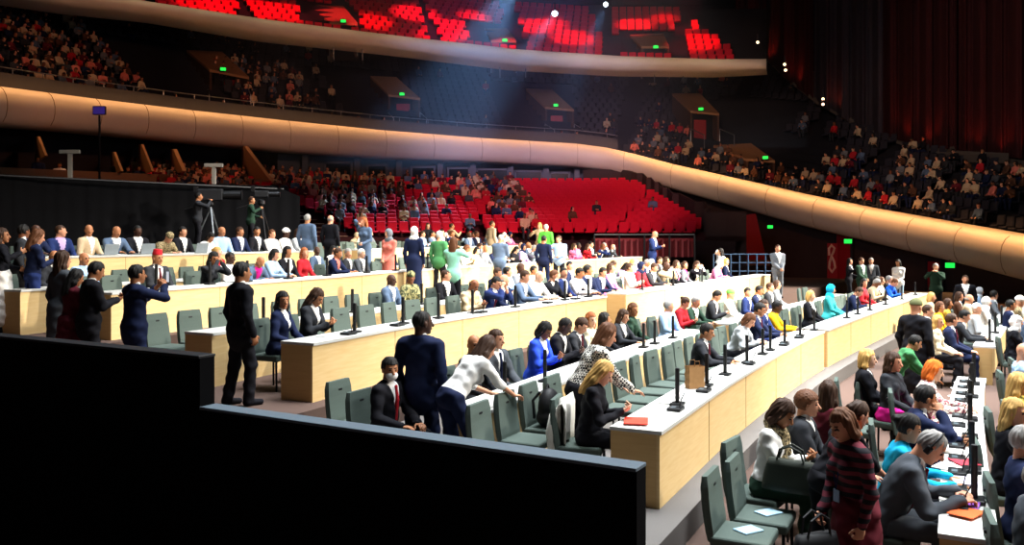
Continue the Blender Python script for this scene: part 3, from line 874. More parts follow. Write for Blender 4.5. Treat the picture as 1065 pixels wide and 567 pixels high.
# slanted partition walls and tan ledge of the boxes at the near side
for n_, (xa, ya, xb, yb, w) in enumerate([(39, 142, 47, 162, .1), (118, 158, 126, 178, .1), (147, 150, 158, 178, .1), (180, 155, 190, 178, .12), (254, 152, 281, 188, .12)]):
    d = interp(xa, FAS, 1) - 1.0; a = Vector(at_depth(xa, ya, d)); b = Vector(at_depth(xb, yb, d - .9)); a2 = Vector(at_depth(xa - 3, ya, d + 2.6)); b2 = Vector((a2.x, a2.y, b.z))
    vs = [a, b, b2, a2]; ex = Vector((.12 if w < .12 else .2, 0, 0))
    mb = MB().add(vs + [v + ex for v in vs], [(0, 1, 2, 3), (7, 6, 5, 4), (0, 4, 5, 1), (1, 5, 6, 2), (2, 6, 7, 3), (3, 7, 4, 0)])
    S('wall_partition', mb, mat('partition', '#b08660', .7, .1))
lg = [at_depth(x, 178 + (x - 90) * .045, interp(x, FAS, 1) - 1.8) for x in range(-40, 286, 10)]
S('wall_ledge', MB().strip([[(x, y, z - .55), (x, y, z), (x * 1.006, y + .25, z), (x * 1.006, y + .25, z - .55)] for x, y, z in lg]), mat('ledge', '#7d6046', .7))

# ---- dark walls beside the red stand and the ramp towards the right
rw = []
for x in XR:
    if x < 600: continue
    k = rmax(x) + 1; i = XR.index(x); p, zt, _, n = RED[i]
    rw.append([(p.x + n.x * .85 * k, p.y + n.y * .85 * k, 0), (p.x + n.x * .85 * k, p.y + n.y * .85 * k, zt + .205 * k + 1.15), (p.x + n.x * (.85 * k + .3), p.y + n.y * (.85 * k + .3), zt + .205 * k + 1.2)])
S('wall_ramp', MB().strip(rw), M_dark2)

# doors, banner and exit signs under the sloping balcony
def wall_pt(x, off=.95):
    y = interp(x, FAS, 1); i = min(range(len(XS)), key=lambda j: abs(XS[j] - x)); n = LOW[i][3]
    p = Vector(((x - CX) / F * y, y)) + n * off
    return p, n
def slab(name, x, y0, y1, wpx, mats_, depth=.08, off=.9):
    p, n = wall_pt(x, off); z1 = CZ + (HY - y0) / F * p.y; z0 = CZ + (HY - y1) / F * p.y; rz = math.atan2(n.y, n.x) - math.pi / 2
    w = wpx / F * p.y / max(.5, abs(n.y) + .35)
    return p, rz, w, z0, z1
for n_, (x, y0, y1, w) in enumerate([(866, 240, 296, 15), (956, 272, 298, 11)]):
    p, rz, w, z0, z1 = slab('door', x, y0, y1, w, None)
    z0 = .0
    o = empty('door_%d' % (n_ + 1), (p.x, p.y, z0), rz); tag(o, kind='structure')
    MB().rbox((w, .08, z1 - z0), Matrix.Translation((0, 0, (z1 - z0) / 2)), .01).build('door_leaf', mat('red_door', '#8f1320', .5, .08, 4), o)
    fr = MB().box((-w / 2 - .06, 0, (z1 - z0) / 2), (.12, .14, z1 - z0)).box((w / 2 + .06, 0, (z1 - z0) / 2), (.12, .14, z1 - z0)).box((0, 0, z1 - z0 + .06), (w + .24, .14, .12))
    fr.build('door_frame', M_dark, o); MB().rbox((.04, .06, .3), Matrix.Translation((w * .38, -.07, 1.05)), .01).build('door_handle', M_steel, o)
# red tunnel mouth beside the red stand
tq = [at_depth(755, 227, 46), at_depth(786, 222, 46), at_depth(797, 270, 46), at_depth(760, 272, 46)]
o = empty('tunnel_screen', ((tq[3][0] + tq[2][0]) / 2, 46, tq[3][2]))
loc = Vector(o.location); q = [Vector(v) - loc for v in tq]; dp = Vector((0, .3, 0))
MB().add(q + [v + dp for v in q], [(0, 3, 2, 1), (4, 5, 6, 7), (0, 1, 5, 4), (1, 2, 6, 5), (2, 3, 7, 6), (3, 0, 4, 7)]).build('panel', mat('red_screen', '#8d1422', .7, .15, 2), o)
MB().box(((q[3] + q[2]) / 2 + Vector((0, -.1, -.12))), ((q[2] - q[3]).length + .2, .35, .3)).build('sill', mat('screen_sill', '#6d4a3a', .7), o)
MB().box(((q[3] + q[2]) / 2 + Vector((0, .05, -1.6))), ((q[2] - q[3]).length, .3, 2.7)).build('base', M_dark, o)
tag(o, 'tall slanting red screen beside the dark ramp wall', 'screen')
# banner with a pale mark
p, rz, w, z0, z1 = slab('banner', 856, 254, 285, 11, None, off=.78)
o = empty('banner', (p.x, p.y, z0), rz); hh = z1 - z0
MB().rbox((w, .03, hh + .3), Matrix.Translation((0, 0, hh / 2 - .1)), .005).build('cloth', mat('banner_red', '#a0222c', .7), o)
sm = MB(); c = .5
sm.tube([(-w * .28, -.035, hh * .62), (-w * .30, -.035, hh * .85), (-w * .05, -.035, hh * .97), (w * .25, -.035, hh * .86), (w * .12, -.035, hh * .72), (-w * .05, -.035, hh * .6), (w * .2, -.035, hh * .42), (w * .3, -.035, hh * .22), (0, -.035, hh * .06), (-w * .28, -.035, hh * .2), (-w * .22, -.035, hh * .4), (-w * .05, -.035, hh * .58)], w * .1, 6)
sm.build('mark', mat('banner_mark', '#e3b9ac', .7), o)
tag(o, 'narrow red banner with a curling pale mark beside a red door', 'banner')

def exit_sign(x, y, depth, size, label, group='green exit signs'):
    p = at_depth(x, y, depth); o = empty('exit_sign', p, math.atan2(-p[0], p[1]) * -1 * -1)
    MB().rbox((size * 1.25, .1, size * .8), r=.02).build('housing', mat('sign_case', '#12281a', .5), o)
    mb = MB().rbox((size * 1.1, .02, size * .62), Matrix.Translation((0, -.06, 0)), .005); mb.build('lit_face', emit('exit_green', '#18d848', 1.6), o)
    MB().box((0, .0, size * .55), (.04, .04, size * .35)).build('hanger', M_metal, o)
    tag(o, label, 'exit sign', group)
exit_sign(801, 236, 45.5, .25, 'green exit sign hanging under the sloping balcony beside the red screen')
exit_sign(882, 251, 44.0, .34, 'green exit sign above the red door with the banner')
exit_sign(988, 276, 38.0, .34, 'green exit sign under the balcony beyond the standing photographer in dark green')

# covered stairways
HL = ['above the crowded end of the lower stand', 'over the half-empty rows of the lower stand', 'in the middle of the empty dark rows', 'near the curtain side of the empty dark rows', 'just above the crowd on the descending balcony',
      'nearest the crowd-side end of the red-lit upper stand', 'in the middle of the red-lit upper stand', 'near the curtain end of the red-lit upper stand']
for hn, h in enumerate(HOODS):
    lev = h[0]; xm = (h[5] + h[7]) / 2
    base = interp(xm, FAS if lev == 'low' else FAS2, 1)
    zf = base + (5.5 if h[2] < 140 and lev == 'low' else 3.2); zb = zf + (3.6 if lev == 'low' else 3.2)
    c = [Vector(at_depth(h[1], h[2], zb)), Vector(at_depth(h[3], h[4], zb)), Vector(at_depth(h[5], h[6], zf)), Vector(at_depth(h[7], h[8], zf))]
    o = empty('stair_canopy', ((c[2].x + c[3].x) / 2, zf, c[3].z - 2.3)); loc = Vector(o.location); q = [v - loc for v in c]; up = Vector((0, 0, -.16))
    box6 = [(0, 3, 2, 1), (4, 5, 6, 7), (0, 1, 5, 4), (1, 2, 6, 5), (2, 3, 7, 6), (3, 0, 4, 7)]
    MB().add([v for v in q] + [v + up for v in q], box6).build('roof', M_tan, o)
    for a, b, s in ((0, 3, 1), (1, 2, -1)):
        ex = Vector((.14 * s, 0, 0)); d1 = Vector((0, 0, -.16)); d2 = Vector((0, 0, -2.2))
        MB().add([q[a] + d1, q[b] + d1, q[b] + d2, q[a] + d2 + Vector((0, 0, .8))] + [v + ex for v in (q[a] + d1, q[b] + d1, q[b] + d2, q[a] + d2 + Vector((0, 0, .8)))], box6).build('side_wall', mat('canopy_wall', '#4a3428', .8), o)
    w = (q[2] - q[3]).length
    MB().box((0, .9, 1.1), (w, .1, 2.2)).build('shade_panel', mat('shade_black', '#0d0a0b', .9), o)  # near-black panel stands in for the shade inside the stairway
    if lev == 'low': MB().rbox((w * .42, .06, 1.75), Matrix.Translation((-w * .08, .8, .88)), .01).build('door', mat('red_door', '#8f1320', .5, .08, 4), o)
    for s in (-1, 1): MB().tube([(s * w * .5, -.1, .1), (s * w * .5, -.2, 1.0), (s * w * .5 + .6, -1.7, .4), (s * w * .5 + .6, -1.7, -.5)], .035, 6).build('handrail', M_steel, o)
    tag(o, 'tan-roofed stair canopy ' + HL[hn], 'stair canopy', 'stair canopies of the stands')
    sx = {0: (232, 72), 1: (418, 98), 2: (578, 109.5), 3: (729, 113.5), 4: (796, 164), 5: (357, 22), 6: (525, 42), 7: (682, 49)}[hn]
    exit_sign(sx[0], sx[1], zf - .3, .3, 'small green exit sign on canopy ' + HL[hn])

# ---- drape, cameras on risers, sign posts at the near side
dp = empty('black_drape', (-8, 26, 0)); loc = Vector(dp.location)
mb = MB(); rows = []
for i in range(161):
    u = i / 160; x = -40 + 352 * u; y = 22 + 7.0 * u; X = (x - CX) / F * y
    yy = y + .02 * math.sin(i * .9) + .02 * math.sin(i * .37)
    rows.append([Vector((X, yy, .0)) - loc, Vector((X, yy, CZ + 1.56 + .08 * u - .3 * max(0, (x - 285) / 25))) - loc])
mb.strip(rows).build('cloth', M_black, dp, True)
MB().tube([rows[0][1] + Vector((0, .1, .02)), rows[-9][1] + Vector((0, .1, .02))], .03, 6).build('top_pipe', M_metal, dp)
tag(dp, 'long black drape hanging behind the topmost row of desks', 'drape')
for n_, (x, y0, y1, w, z, lab) in enumerate([(73, 158, 186, 21, 27, 'white T-shaped stand rising behind the black drape, nearer the barrier end'), (222.5, 172, 192, 19, 28, 'white T-shaped stand rising behind the black drape near the television camera')]):
    p = at_depth(x, y0, z); o = empty('sign_stand', (p[0], p[1], 0)); m = mat('sign_white', '#b5b0a8', .6, .05)
    MB().rbox((.12, .1, p[2]), Matrix.Translation((0, 0, p[2] / 2)), .01).build('post', m, o)
    MB().rbox((w / F * z, .12, .12), Matrix.Translation((0, -.02, p[2])), .015).build('crossbar', m, o)
    MB().rbox((.7, .5, .05), Matrix.Translation((0, 0, .025)), .01).build('base', M_metal, o)
    tag(o, lab, 'stand', 'white T-shaped stands')
p = at_depth(103.5, 115, 36); o = empty('monitor_stand', (p[0], p[1], 0))
MB().tube([(0, 0, 0), (0, 0, p[2] - .2)], .045, 8).build('pole', M_metal, o); MB().rbox((.54, .1, .36), Matrix.Translation((0, 0, p[2])), .02).build('monitor', M_metal, o)
MB().box((0, -.055, p[2]), (.48, .012, .3)).build('screen', emit('purple_screen', '#3a2a86', .5), o); MB().lathe([(.4, 0), (.4, .03), (.06, .06)], n=16).build('base', M_metal, o)
tag(o, 'small purple screen on a pole in front of the cream balcony band', 'monitor')

def tv_camera(x, y, z, zfl, size, heading, lab):
    p = at_depth(x, y, z); o = empty('television_camera', (p[0], p[1], zfl), -heading); hh = p[2] - zfl
    hd = Vector((0, 0, hh - .2))
    for k in range(3):
        a = k * 2.094 + .4; e = Vector((math.cos(a) * .5, math.sin(a) * .5, .03))
        MB().tube([hd, hd * .5 + e * .5, e], [.035, .028, .03], 8).build('tripod_leg', M_steel if size > 1 else M_metal, o)
    MB().lathe([(.06, 0), (.11, .05), (.11, .14), (.05, .2)], hd, 12).build('tripod_head', M_metal, o)
    b = MB().rbox((.24 * size, .62 * size, .3 * size), Matrix.Translation(hd + Vector((0, 0, .35))), .03); b.build('camera_body', mat('camera_black', '#1b1c20', .5), o)
    MB().tube([hd + Vector((0, .3 * size, .35)), hd + Vector((0, .75 * size, .35)), hd + Vector((0, .78 * size, .35))], [.11 * size, .12 * size, .14 * size], 12).build('lens', M_metal, o)
    MB().rbox((.26, .1, .18), Matrix.Translation(hd + Vector((0, -.36 * size, .5))), .01).build('viewfinder', M_metal, o)
    MB().tube([hd + Vector((.1, -.1, .1)), hd + Vector((.16, -.7, -.1))], .018, 6).build('pan_bar', M_metal, o)
    tag(o, lab, 'camera', 'television cameras on tripods')
rs = MB().rbox((4.3, 1.7, .77), Matrix.Translation((0, 0, .387)), .015); o = rs.build('camera_riser', M_black)
o.location = (-8.35, 26.05, FLOOR['E'] + .001); o.rotation_euler = (0, 0, .55); tag(o, 'low black riser holding the cameras in front of the black drape', 'platform')
RZ = FLOOR['E'] + .776

# ---- curtain, the grey bank beneath it, roof
CUR = [(740, 35, 68), (790, 55, 66), (815, 80, 63), (850, 108, 60), (900, 136, 56), (960, 152, 51), (1065, 166, 45), (1200, 178, 39), (1320, 190, 35)]
def curtain(i0, i1, label, name, m, phase):
    rows = []; o = empty('curtain', at_depth((i0 + i1) / 2, interp((i0 + i1) / 2, CUR, 1), interp((i0 + i1) / 2, CUR, 2))); loc = Vector(o.location)
    n = int((i1 - i0) * 1.6)
    for j in range(n + 1):
        x = i0 + (i1 - i0) * j / n; y = interp(x, CUR, 2); w = .3 * math.sin(j * .21 + phase) + .1 * math.sin(j * .53)
        p = Vector(at_depth(x, interp(x, CUR, 1), y)); rows.append([Vector((p.x + w * .3, p.y + w, p.z)) - loc, Vector((p.x + w * .3, p.y + w, 27.5)) - loc])
    MB().strip(rows).build('cloth', m, o, True)
    hem = MB().tube([r[0] + Vector((0, 0, .03)) for r in rows], .05, 5); hem.build('hem', m, o)
    tag(o, label, 'curtain', 'tall stage curtains')
M_cur = mat('curtain_red', '#3a1a1c', .9, .15, 3, spec=.1); M_cur2 = mat('curtain_grey', '#39343c', .9, .12, 3, spec=.1)
curtain(765, 846, 'tall dark red curtain at the end of the red-lit upper stand', 'a', M_cur, 0)
curtain(847, 918, 'tall grey curtain between the two red ones', 'b', M_cur2, 1)
curtain(919, 996, 'tall dark red curtain between the grey one and the widest one', 'c', M_cur, 2)
curtain(997, 1290, 'widest tall dark red curtain above the descending stand', 'd', M_cur, 3)
bk = []
for (p, zt, zb, n), x in zip(LOW, XS):
    if x < 730: continue
    k = nlow(x); a = 1.2 + .85 * k + .5; yb = interp(x, CUR, 2); zc = CZ + (HY - interp(x, CUR, 1)) / F * yb; c = Vector(((x - CX) / F * yb, yb))
    q = Vector((p.x + n.x * a, p.y + n.y * a)); zq = zt - .35 + .5 * k - .2
    bk.append([(q.x, q.y, zq), (q.x, q.y, zq + .9), (q.x * .5 + c.x * .5, q.y * .5 + c.y * .5, max(zq + 1.0, (zq + zc) / 2)), (c.x, c.y, zc - .05), (c.x + n.x * 3, c.y + n.y * 3, zc - .05)])
S('wall_bank', MB().strip(bk), mat('bank', '#57504a', .85, .12, 2))
S('ceiling', MB().box((0, 40, 29), (130, 130, .6)), mat('ceiling_black', '#141318', .95))
S('wall_rear', MB().box((0, 97, 14), (130, .6, 30)), mat('rear_black', '#17151a', .95))
S('wall_side', MB().box((-62, 40, 14), (.6, 120, 30)), mat('rear_black', '#17151a', .95))
S('wall_side', MB().box((62, 40, 14), (.6, 120, 30)), mat('rear_black', '#17151a', .95))
# ------------------------------------------------------------------ desks
def wood(name, c1, c2):
    m = bpy.data.materials.new(name); m.use_nodes = True; nt = m.node_tree; N = nt.nodes; L = nt.links.new; b = N['Principled BSDF']
    b.inputs['Roughness'].default_value = .5; b.inputs['Specular IOR Level'].default_value = .25
    tc = N.new('ShaderNodeTexCoord'); mp = N.new('ShaderNodeMapping'); mp.inputs['Scale'].default_value = (1.2, 1.2, 14)
    n1 = N.new('ShaderNodeTexNoise'); n1.inputs['Scale'].default_value = 2.2; n1.inputs['Detail'].default_value = 5
    r = N.new('ShaderNodeValToRGB'); r.color_ramp.elements[0].color = lin(c1); r.color_ramp.elements[1].color = lin(c2)
    L(tc.outputs['Object'], mp.inputs['Vector']); L(mp.outputs[0], n1.inputs['Vector']); L(n1.outputs['Fac'], r.inputs[0]); L(r.outputs[0], b.inputs['Base Color'])
    return m
M_wood = wood('maple', '#d0aa6e', '#e5ca96'); M_top = mat('desk_top', '#bfbfba', .45, .05, 8, spec=.3); M_endw = wood('maple_end_shaded', '#c49b60', '#d8b57c')  # end panels get a darker maple, their shade put into the colour
M_line = mat('panel_joint', '#8d6c3f', .7)
DEP = .5
def desk(key, off, s0, s1, label, fz=None, panel=True, top=M_top, flip=False, DEP=DEP):
    r = ROWS[key]; z = FLOOR[key] if fz is None else fz; o0, _ = r.at(s0, off)
    o = empty('conference_desk', (o0.x, o0.y, z)); n = max(2, int((s1 - s0) / .4))
    T = [s0 + (s1 - s0) * i / n for i in range(n + 1)]
    def q(t, f): p, _ = r.at(t, off + f); return (p.x - o0.x, p.y - o0.y)
    front, rear = (0, DEP) if not flip else (0, -DEP)
    def shell(a, b, z0, z1):
        mb = MB(); rows = []
        for t in T:
            A = q(t, a); B = q(t, b); rows.append([(*A, z0), (*A, z1), (*B, z1), (*B, z0), (*A, z0)])
        mb.strip(rows); mb.add([rows[0][i] for i in range(4)], [(0, 1, 2, 3)]); mb.add([rows[-1][i] for i in range(4)], [(3, 2, 1, 0)])
        return mb
    shell(-.02, DEP + .01, TOP - .035, TOP).build('desk_top', top, o)
    fp = shell(0, .03, 0, TOP - .037) if not flip else shell(0, .03, .25, TOP - .04)
    pan = fp.build('front_panel', M_wood, o)
    k = int((s1 - s0) / 2.4)
    for i in range(1, k + 1):
        t = s0 + (s1 - s0) * i / (k + 1); a = q(t, -.0015); MB().box((a[0], a[1], TOP / 2 - .02), (.006, .006, TOP - .05)).build('panel_joint', M_line, pan)
    for t in (s0, s1):
        a, b = Vector(q(t, .031)), Vector(q(t, DEP)); d = b - a; e = Vector((-d.y, d.x)).normalized() * (.03 if t == s0 else -.03)
        pts = [a, b, b - e, a - e]; MB().prism([(v.x, v.y) for v in pts], 0, TOP - .037).build('end_panel', M_endw, o)
    tag(o, label, 'desk', 'long wooden conference desks')
    return o
S1, D2, S2 = 1.12, 1.95, 3.0
rA, rC, rD, rE = (ROWS[k] for k in 'ACDE')
a1, a2, a3 = rA.find(857), rA.find(860), rA.find(965)
c1, c2, c3 = rC.find(631), rC.find(651), rC.find(801)
d1 = rD.find(668); e1, e2, e3 = rE.find(331), rE.find(372), rE.find(560)
desk('A', 0, 0, a1, 'long pale wooden desk with the tallest nearest panel, lowest terrace')
desk('A', 0, a2 + .05, a3, 'pale wooden desk continuing the lowest terrace front beyond the bend')
desk('A', D2, .1, a1 - 1, 'wooden desk behind the lowest front desk, before the people in a seated row')
desk('A', D2, a1 + .4, a3 - 2, 'wooden desk at the far part of the lowest terrace, second from its front')
desk('C', 0, 0, c1, 'tan wooden desk beginning behind the black-suited man, front of second terrace')
desk('C', 0, c2, c3, 'brightly lit desk beyond the gap on the second terrace front')
desk('C', D2, .3, c1, 'wooden desk with its end near the black barrier, back of second terrace')
desk('C', D2, c2, c3 - .5, 'wooden desk behind the brightly lit one, back of second terrace')
desk('D', 0, 0, d1, 'pale wooden desk under the row of empty chairs, front of third terrace')
desk('D', D2, -.1, d1 - 1, 'wooden desk whose end stands among the group at the aisle, third terrace')
desk('E', 0, 0, e1, 'pale wooden desk of the topmost terrace, below the black drape')
desk('E', 0, e2, e3, 'pale wooden desk of the topmost terrace, in front of the red seats')
ROWS['P'] = Row(meas(-2.15, [(977, 555), (982, 460), (988, 420), (995, 395), (1014, 357), (1036, 330)]), pre=3)
rP = ROWS['P']
PD = .36
M_wtop = mat('white_top', '#d2d2ce', .45, .04, 8)
pz = lambda z: rP.L[0] + (lambda s: s)(min((t for t in np.arange(-2.5, rP.L[-1] - 1, .05)), key=lambda t: abs(rP.at(t, 0)[0].y - z)) - rP.L[0])
desk('P', -PD, pz(6.22), pz(13.2), 'white-topped desk on the lowest floor beside the grey-suited headphone man', top=M_wtop, flip=True, DEP=PD)
desk('P', -PD, pz(16.9), pz(26), 'white-topped desk with a square pale end, farther along the lowest floor', top=M_wtop, flip=True, DEP=PD)
ROWNAME = {'A1': 'lowest terrace front desk', 'A2': 'lowest terrace back desk', 'C1': 'second terrace front desk', 'C2': 'second terrace back desk', 'D1': 'third terrace front desk', 'D2': 'third terrace back desk', 'E1': 'topmost terrace desk',
           'P1': 'white desk on the lowest floor', 'P0': 'chair line on the lowest floor', 'Q1': 'chair line beyond the white desk'}

# ------------------------------------------------------------------ chairs
M_chair = mat('chair_cloth', '#515d57', .85, .12, 60, spec=.15); M_leg = mat('chair_leg', '#16171a', .4, .1, 20, metal=.5)
def chair_back(mb):
    rows = []; n = 7
    prof = [(z, -.215 - .10 * max(0.0, z - .47) ** 1.2 - .02 * math.sin((z - .47) * 5)) for z in np.linspace(.44, .95, n)]
    ring = []
    for i, (z, y) in enumerate(prof):
        w = .235 - .02 * (i / (n - 1)) ** 2; t = .032 if 0 < i < n - 1 else .022
        if i == n - 1: w -= .012
        ring.append([(-w, y - t * .3, z), (-w + .012, y + t, z), (w - .012, y + t, z), (w, y - t * .3, z), (w - .012, y - t, z), (-w + .012, y - t, z), (-w, y - t * .3, z)])
    mb.strip(ring); m = len(ring[0]) - 1
    mb.add(ring[0][:m], [tuple(range(m))]); mb.add(ring[-1][:m], [tuple(reversed(range(m)))])
    return mb
def seat_mb(): return MB().rbox((.475, .46, .085), Matrix.Translation((0, .01, .445)), .025, 3)
def leg_mb(x, y): return MB().tube([(x, y, .41), (x * 1.04, y * 1.05, .0)], [.016, .013], 8)
def grip_mb(): return MB().rbox((.075, .085, .026), Matrix.Translation((0, -.272, .845)), .008)
CH_MESH = {'seat': seat_mb().mesh('seat', [M_chair], True), 'backrest': chair_back(MB()).mesh('backrest', [M_chair], True), 'grip': grip_mb().mesh('grip', [M_leg])}
LEGS = [leg_mb(x, y).mesh('leg', [M_leg], True) for x in (-.2, .2) for y in (-.18, .2)]
for k in ('seat', 'backrest'):
    CH_MESH[k].polygons.foreach_set('use_smooth', [False] * len(CH_MESH[k].polygons))
cm = seat_mb(); chair_back(cm); nb = len(cm.f)
for x in (-.2, .2):
    for y in (-.18, .2): q = leg_mb(x, y); cm.add(q.v, q.f, 1)
cm.add(grip_mb().v, grip_mb().f, 1)
CH_FAR = cm.mesh('conference_chair', [M_chair, M_leg])
NCH = [0]
def chair(x, y, z, heading, label, near, group='grey-green conference chairs'):
    NCH[0] += 1; near = True
    if not near:
        o = link('conference_chair', CH_FAR)
    else:
        o = empty('conference_chair')
        for k in ('seat', 'backrest'): link(k, CH_MESH[k], o)
        link('grip', CH_MESH['grip'], [c for c in o.children if c.name.startswith('backrest')][0])
        for m in LEGS: link('leg', m, o)
    o.location = (x, y, z); o.rotation_euler = (0, 0, -heading)
    return tag(o, label, 'chair', group)

# ------------------------------------------------------------------ people at the desks
def describe(outfit, top, hair, fem, sk, legs=None):
    w = 'woman' if fem else 'man'
    g = {'suit': 'suit', 'open suit': 'open suit', 'top': 'top', 'tee': 't-shirt', 'dress': 'dress', 'gown': 'gown', 'coat': 'coat', 'jacket skirt': 'jacket'}[outfit]
    st, c = hair
    h = {'bald': 'bald', 'hijab': c + ' headscarf', 'turban': c + ' turban', 'beanie': c + ' beanie', 'fez': c + ' fez', 'fringe': 'balding'}.get(st, ('long ' if st == 'long' else '') + c + ' hair')
    return f'{w} in {top} {g}, {h}'
NEARZ = 17.5
SIT = ['sit_lap', 'sit_desk', 'sit_turn', 'sit_phone', 'sit_write', 'sit_away', 'sit_face', 'sit_fold', 'sit_chin']
MEN = [('suit', 'navy', 'white'), ('suit', 'charcoal', 'white'), ('suit', 'black', 'white'), ('suit', 'grey', 'light blue'), ('open suit', 'grey blue', 'white'), ('top', 'white', 'white'), ('top', 'light blue', 'white'), ('open suit', 'dark blue', 'white'), ('suit', 'dark grey', 'white'), ('top', 'beige', 'white')]
WOM = [('top', 'white', 'white'), ('dress', 'black', 'white'), ('top', 'red', 'white'), ('open suit', 'navy', 'white'), ('top', 'light blue', 'white'), ('dress', 'pink', 'white'), ('top', 'cream', 'white'), ('open suit', 'black', 'white'), ('top', 'mint', 'white'), ('top', 'lilac', 'white')]
def rand_person(rg):
    fem = rg.random() < .42
    o, t, s = rg.choice(WOM if fem else MEN)
    sk = rg.choice(['pale', 'fair', 'fair', 'tan', 'brown', 'dark'])
    hair = (rg.choice(['long', 'bob', 'bun', 'long', 'hijab']) if fem else rg.choice(['short', 'short', 'crop', 'fringe', 'bald', 'short']), rg.choice(['black', 'black', 'brown', 'brown', 'chestnut', 'grey'] + (['blond'] if fem else ['white'])))
    if hair[0] == 'hijab': hair = ('hijab', rg.choice(['white', 'black', 'beige', 'navy']))
    return dict(pose=rg.choice(SIT), outfit=o, top=t, shirt=s, sk=sk, hair=hair, fem=fem)
def spec(pose='sit_lap', outfit='suit', top='navy', sk='fair', hair='short brown', fem=False, shirt='white', legs=None, **k):
    st, c = hair.split(' ', 1) if ' ' in hair else (hair, 'black')
    return dict(pose=pose, outfit=outfit, top=top, sk=sk, hair=(st, c), fem=fem, shirt=shirt, legs=legs, **k)

def seat_row(key, name, off, s0, s1, listed, fill, step=.63, seed=1, skip=(), cap=None):
    """chairs along a desk; listed = {picture column: spec}; the rest filled with chance fill(px) or left as empty chairs"""
    r = ROWS[key]; z = FLOOR[key]; rg = random.Random(seed); n = int((s1 - s0) / step)
    seats = [s0 + step * (i + .5) for i in range(n)]; who = {}
    pos = [r.at(t, off) for t in seats]; px = [CX + F * p.x / p.y for p, d in pos]
    for x, sp in listed:
        free = [i for i in range(n) if i not in who]
        i = min(free, key=lambda i: abs(px[i] - x)); who[i] = sp
    used = {}
    rn = ROWNAME[name]
    for i in range(n):
        p, d = pos[i]; hd = math.atan2(d.y, -d.x); near = p.y < NEARZ
        if px[i] > 1100 or px[i] < -60 or any(a <= px[i] <= b for a, b in skip): continue
        sp = who.get(i)
        if sp is None and rg.random() < fill(px[i]): sp = rand_person(rg)
        place = f'{nth(i + 1)} seat from the aisle, {rn}'
        back = Vector((-math.sin(hd), -math.cos(hd)))
        if sp is None:
            j = rg.uniform(-.12, .12)
            chair(p.x + back.x * .05, p.y + back.y * .05, z, hd + j, 'empty grey-green chair, ' + place, near)
            continue
        if sp == 'none': continue
        sp = dict(sp); sc = sp.pop('scale', rg.uniform(.95, 1.03)); turn = sp.pop('turn', rg.uniform(-.15, .15)); fwd = sp.pop('fwd', 0.0)
        who_is = sp.pop('desc', None) or describe(sp['outfit'], sp['top'], sp['hair'], sp['fem'], sp['sk'])
        pose = sp.pop('pose')
        if pose.startswith('sit'): chair(p.x, p.y, z, hd, 'grey-green chair in use, ' + place, near)
        person((p.x - back.x * (.06 + fwd), p.y - back.y * (.06 + fwd), z), hd + turn, pose, near=near, scale=sc, label=(who_is + ', ' + place).replace(' the ', ' ') if len((who_is + ', ' + place).split()) > 16 else who_is + ', ' + place, group='people in the seated rows', **sp)

P_ = spec
rowA = [(705, P_('sit_desk', 'suit', 'charcoal', 'tan', 'short black', shirt='white', fwd=.12)), (757, P_('sit_write', 'top', 'light grey', 'fair', 'bob chestnut', True)), (776, P_('sit_desk', 'suit', 'navy', 'tan', 'short black')),
        (787, P_('sit_turn', 'open suit', 'dark blue', 'fair', 'short brown')), (799, P_('sit_desk', 'top', 'yellow', 'dark', 'short black')), (838, P_('sit_lap', 'open suit', 'black', 'pale', 'bob blond', True)),
        (857, P_('sit_lap', 'dress', 'teal', 'tan', 'hijab turquoise', True)), (878, P_('sit_write', 'open suit', 'navy', 'fair', 'short brown')), (893, P_('sit_turn', 'top', 'red', 'fair', 'long black', True)), (917, P_('sit_write', 'top', 'bright blue', 'fair', 'short chestnut', legs='navy')), (942, P_('sit_lap', 'open suit', 'charcoal', 'fair', 'short grey'))]
rowB = [(403, P_('sit_turn', 'suit', 'black', 'tan', 'short black', tie='red', scale=.97, extras=('mask',), desc='young man in black suit, face mask')), (488, P_('sit_turn', 'open suit', 'charcoal', 'tan', 'bald', shirt='burgundy')), (518, P_('sit_lap', 'suit', 'dark grey', 'fair', 'short brown', tie='navy')), (546, P_('sit_phone', 'open suit', 'royal blue', 'brown', 'bob black', True, legs='royal blue')),
        (565, P_('sit_phone', 'open suit', 'black', 'dark', 'crop black')), (577, P_('sit_phone', 'suit', 'charcoal', 'fair', 'short brown')), (594, P_('sit_turn', 'top', 'cream', 'pale', 'long auburn', True)), (612, P_('sit_away', 'top', 'black', 'tan', 'long black', True)), (622, P_('sit_desk', 'open suit', 'charcoal', 'fair', 'long brown', True)),
        (650, P_('sit_turn', 'top', 'dark green', 'tan', 'bob chestnut', True)), (694, P_('sit_away', 'top', 'light blue', 'fair', 'short grey', legs='grey blue')), (714, P_('sit_desk', 'suit', 'dark green', 'fair', 'short grey')), (737, P_('sit_phone', 'suit', 'charcoal', 'fair', 'short black')), (752, P_('sit_lap', 'top', 'white', 'fair', 'beanie bright green')),
        (768, P_('sit_turn', 'suit', 'dark blue', 'fair', 'short black')), (781, P_('sit_desk', 'suit', 'navy', 'tan', 'short black')), (793, P_('sit_lap', 'suit', 'charcoal', 'fair', 'short brown')), (803, P_('sit_lap', 'open suit', 'grey', 'fair', 'bob brown', True))]
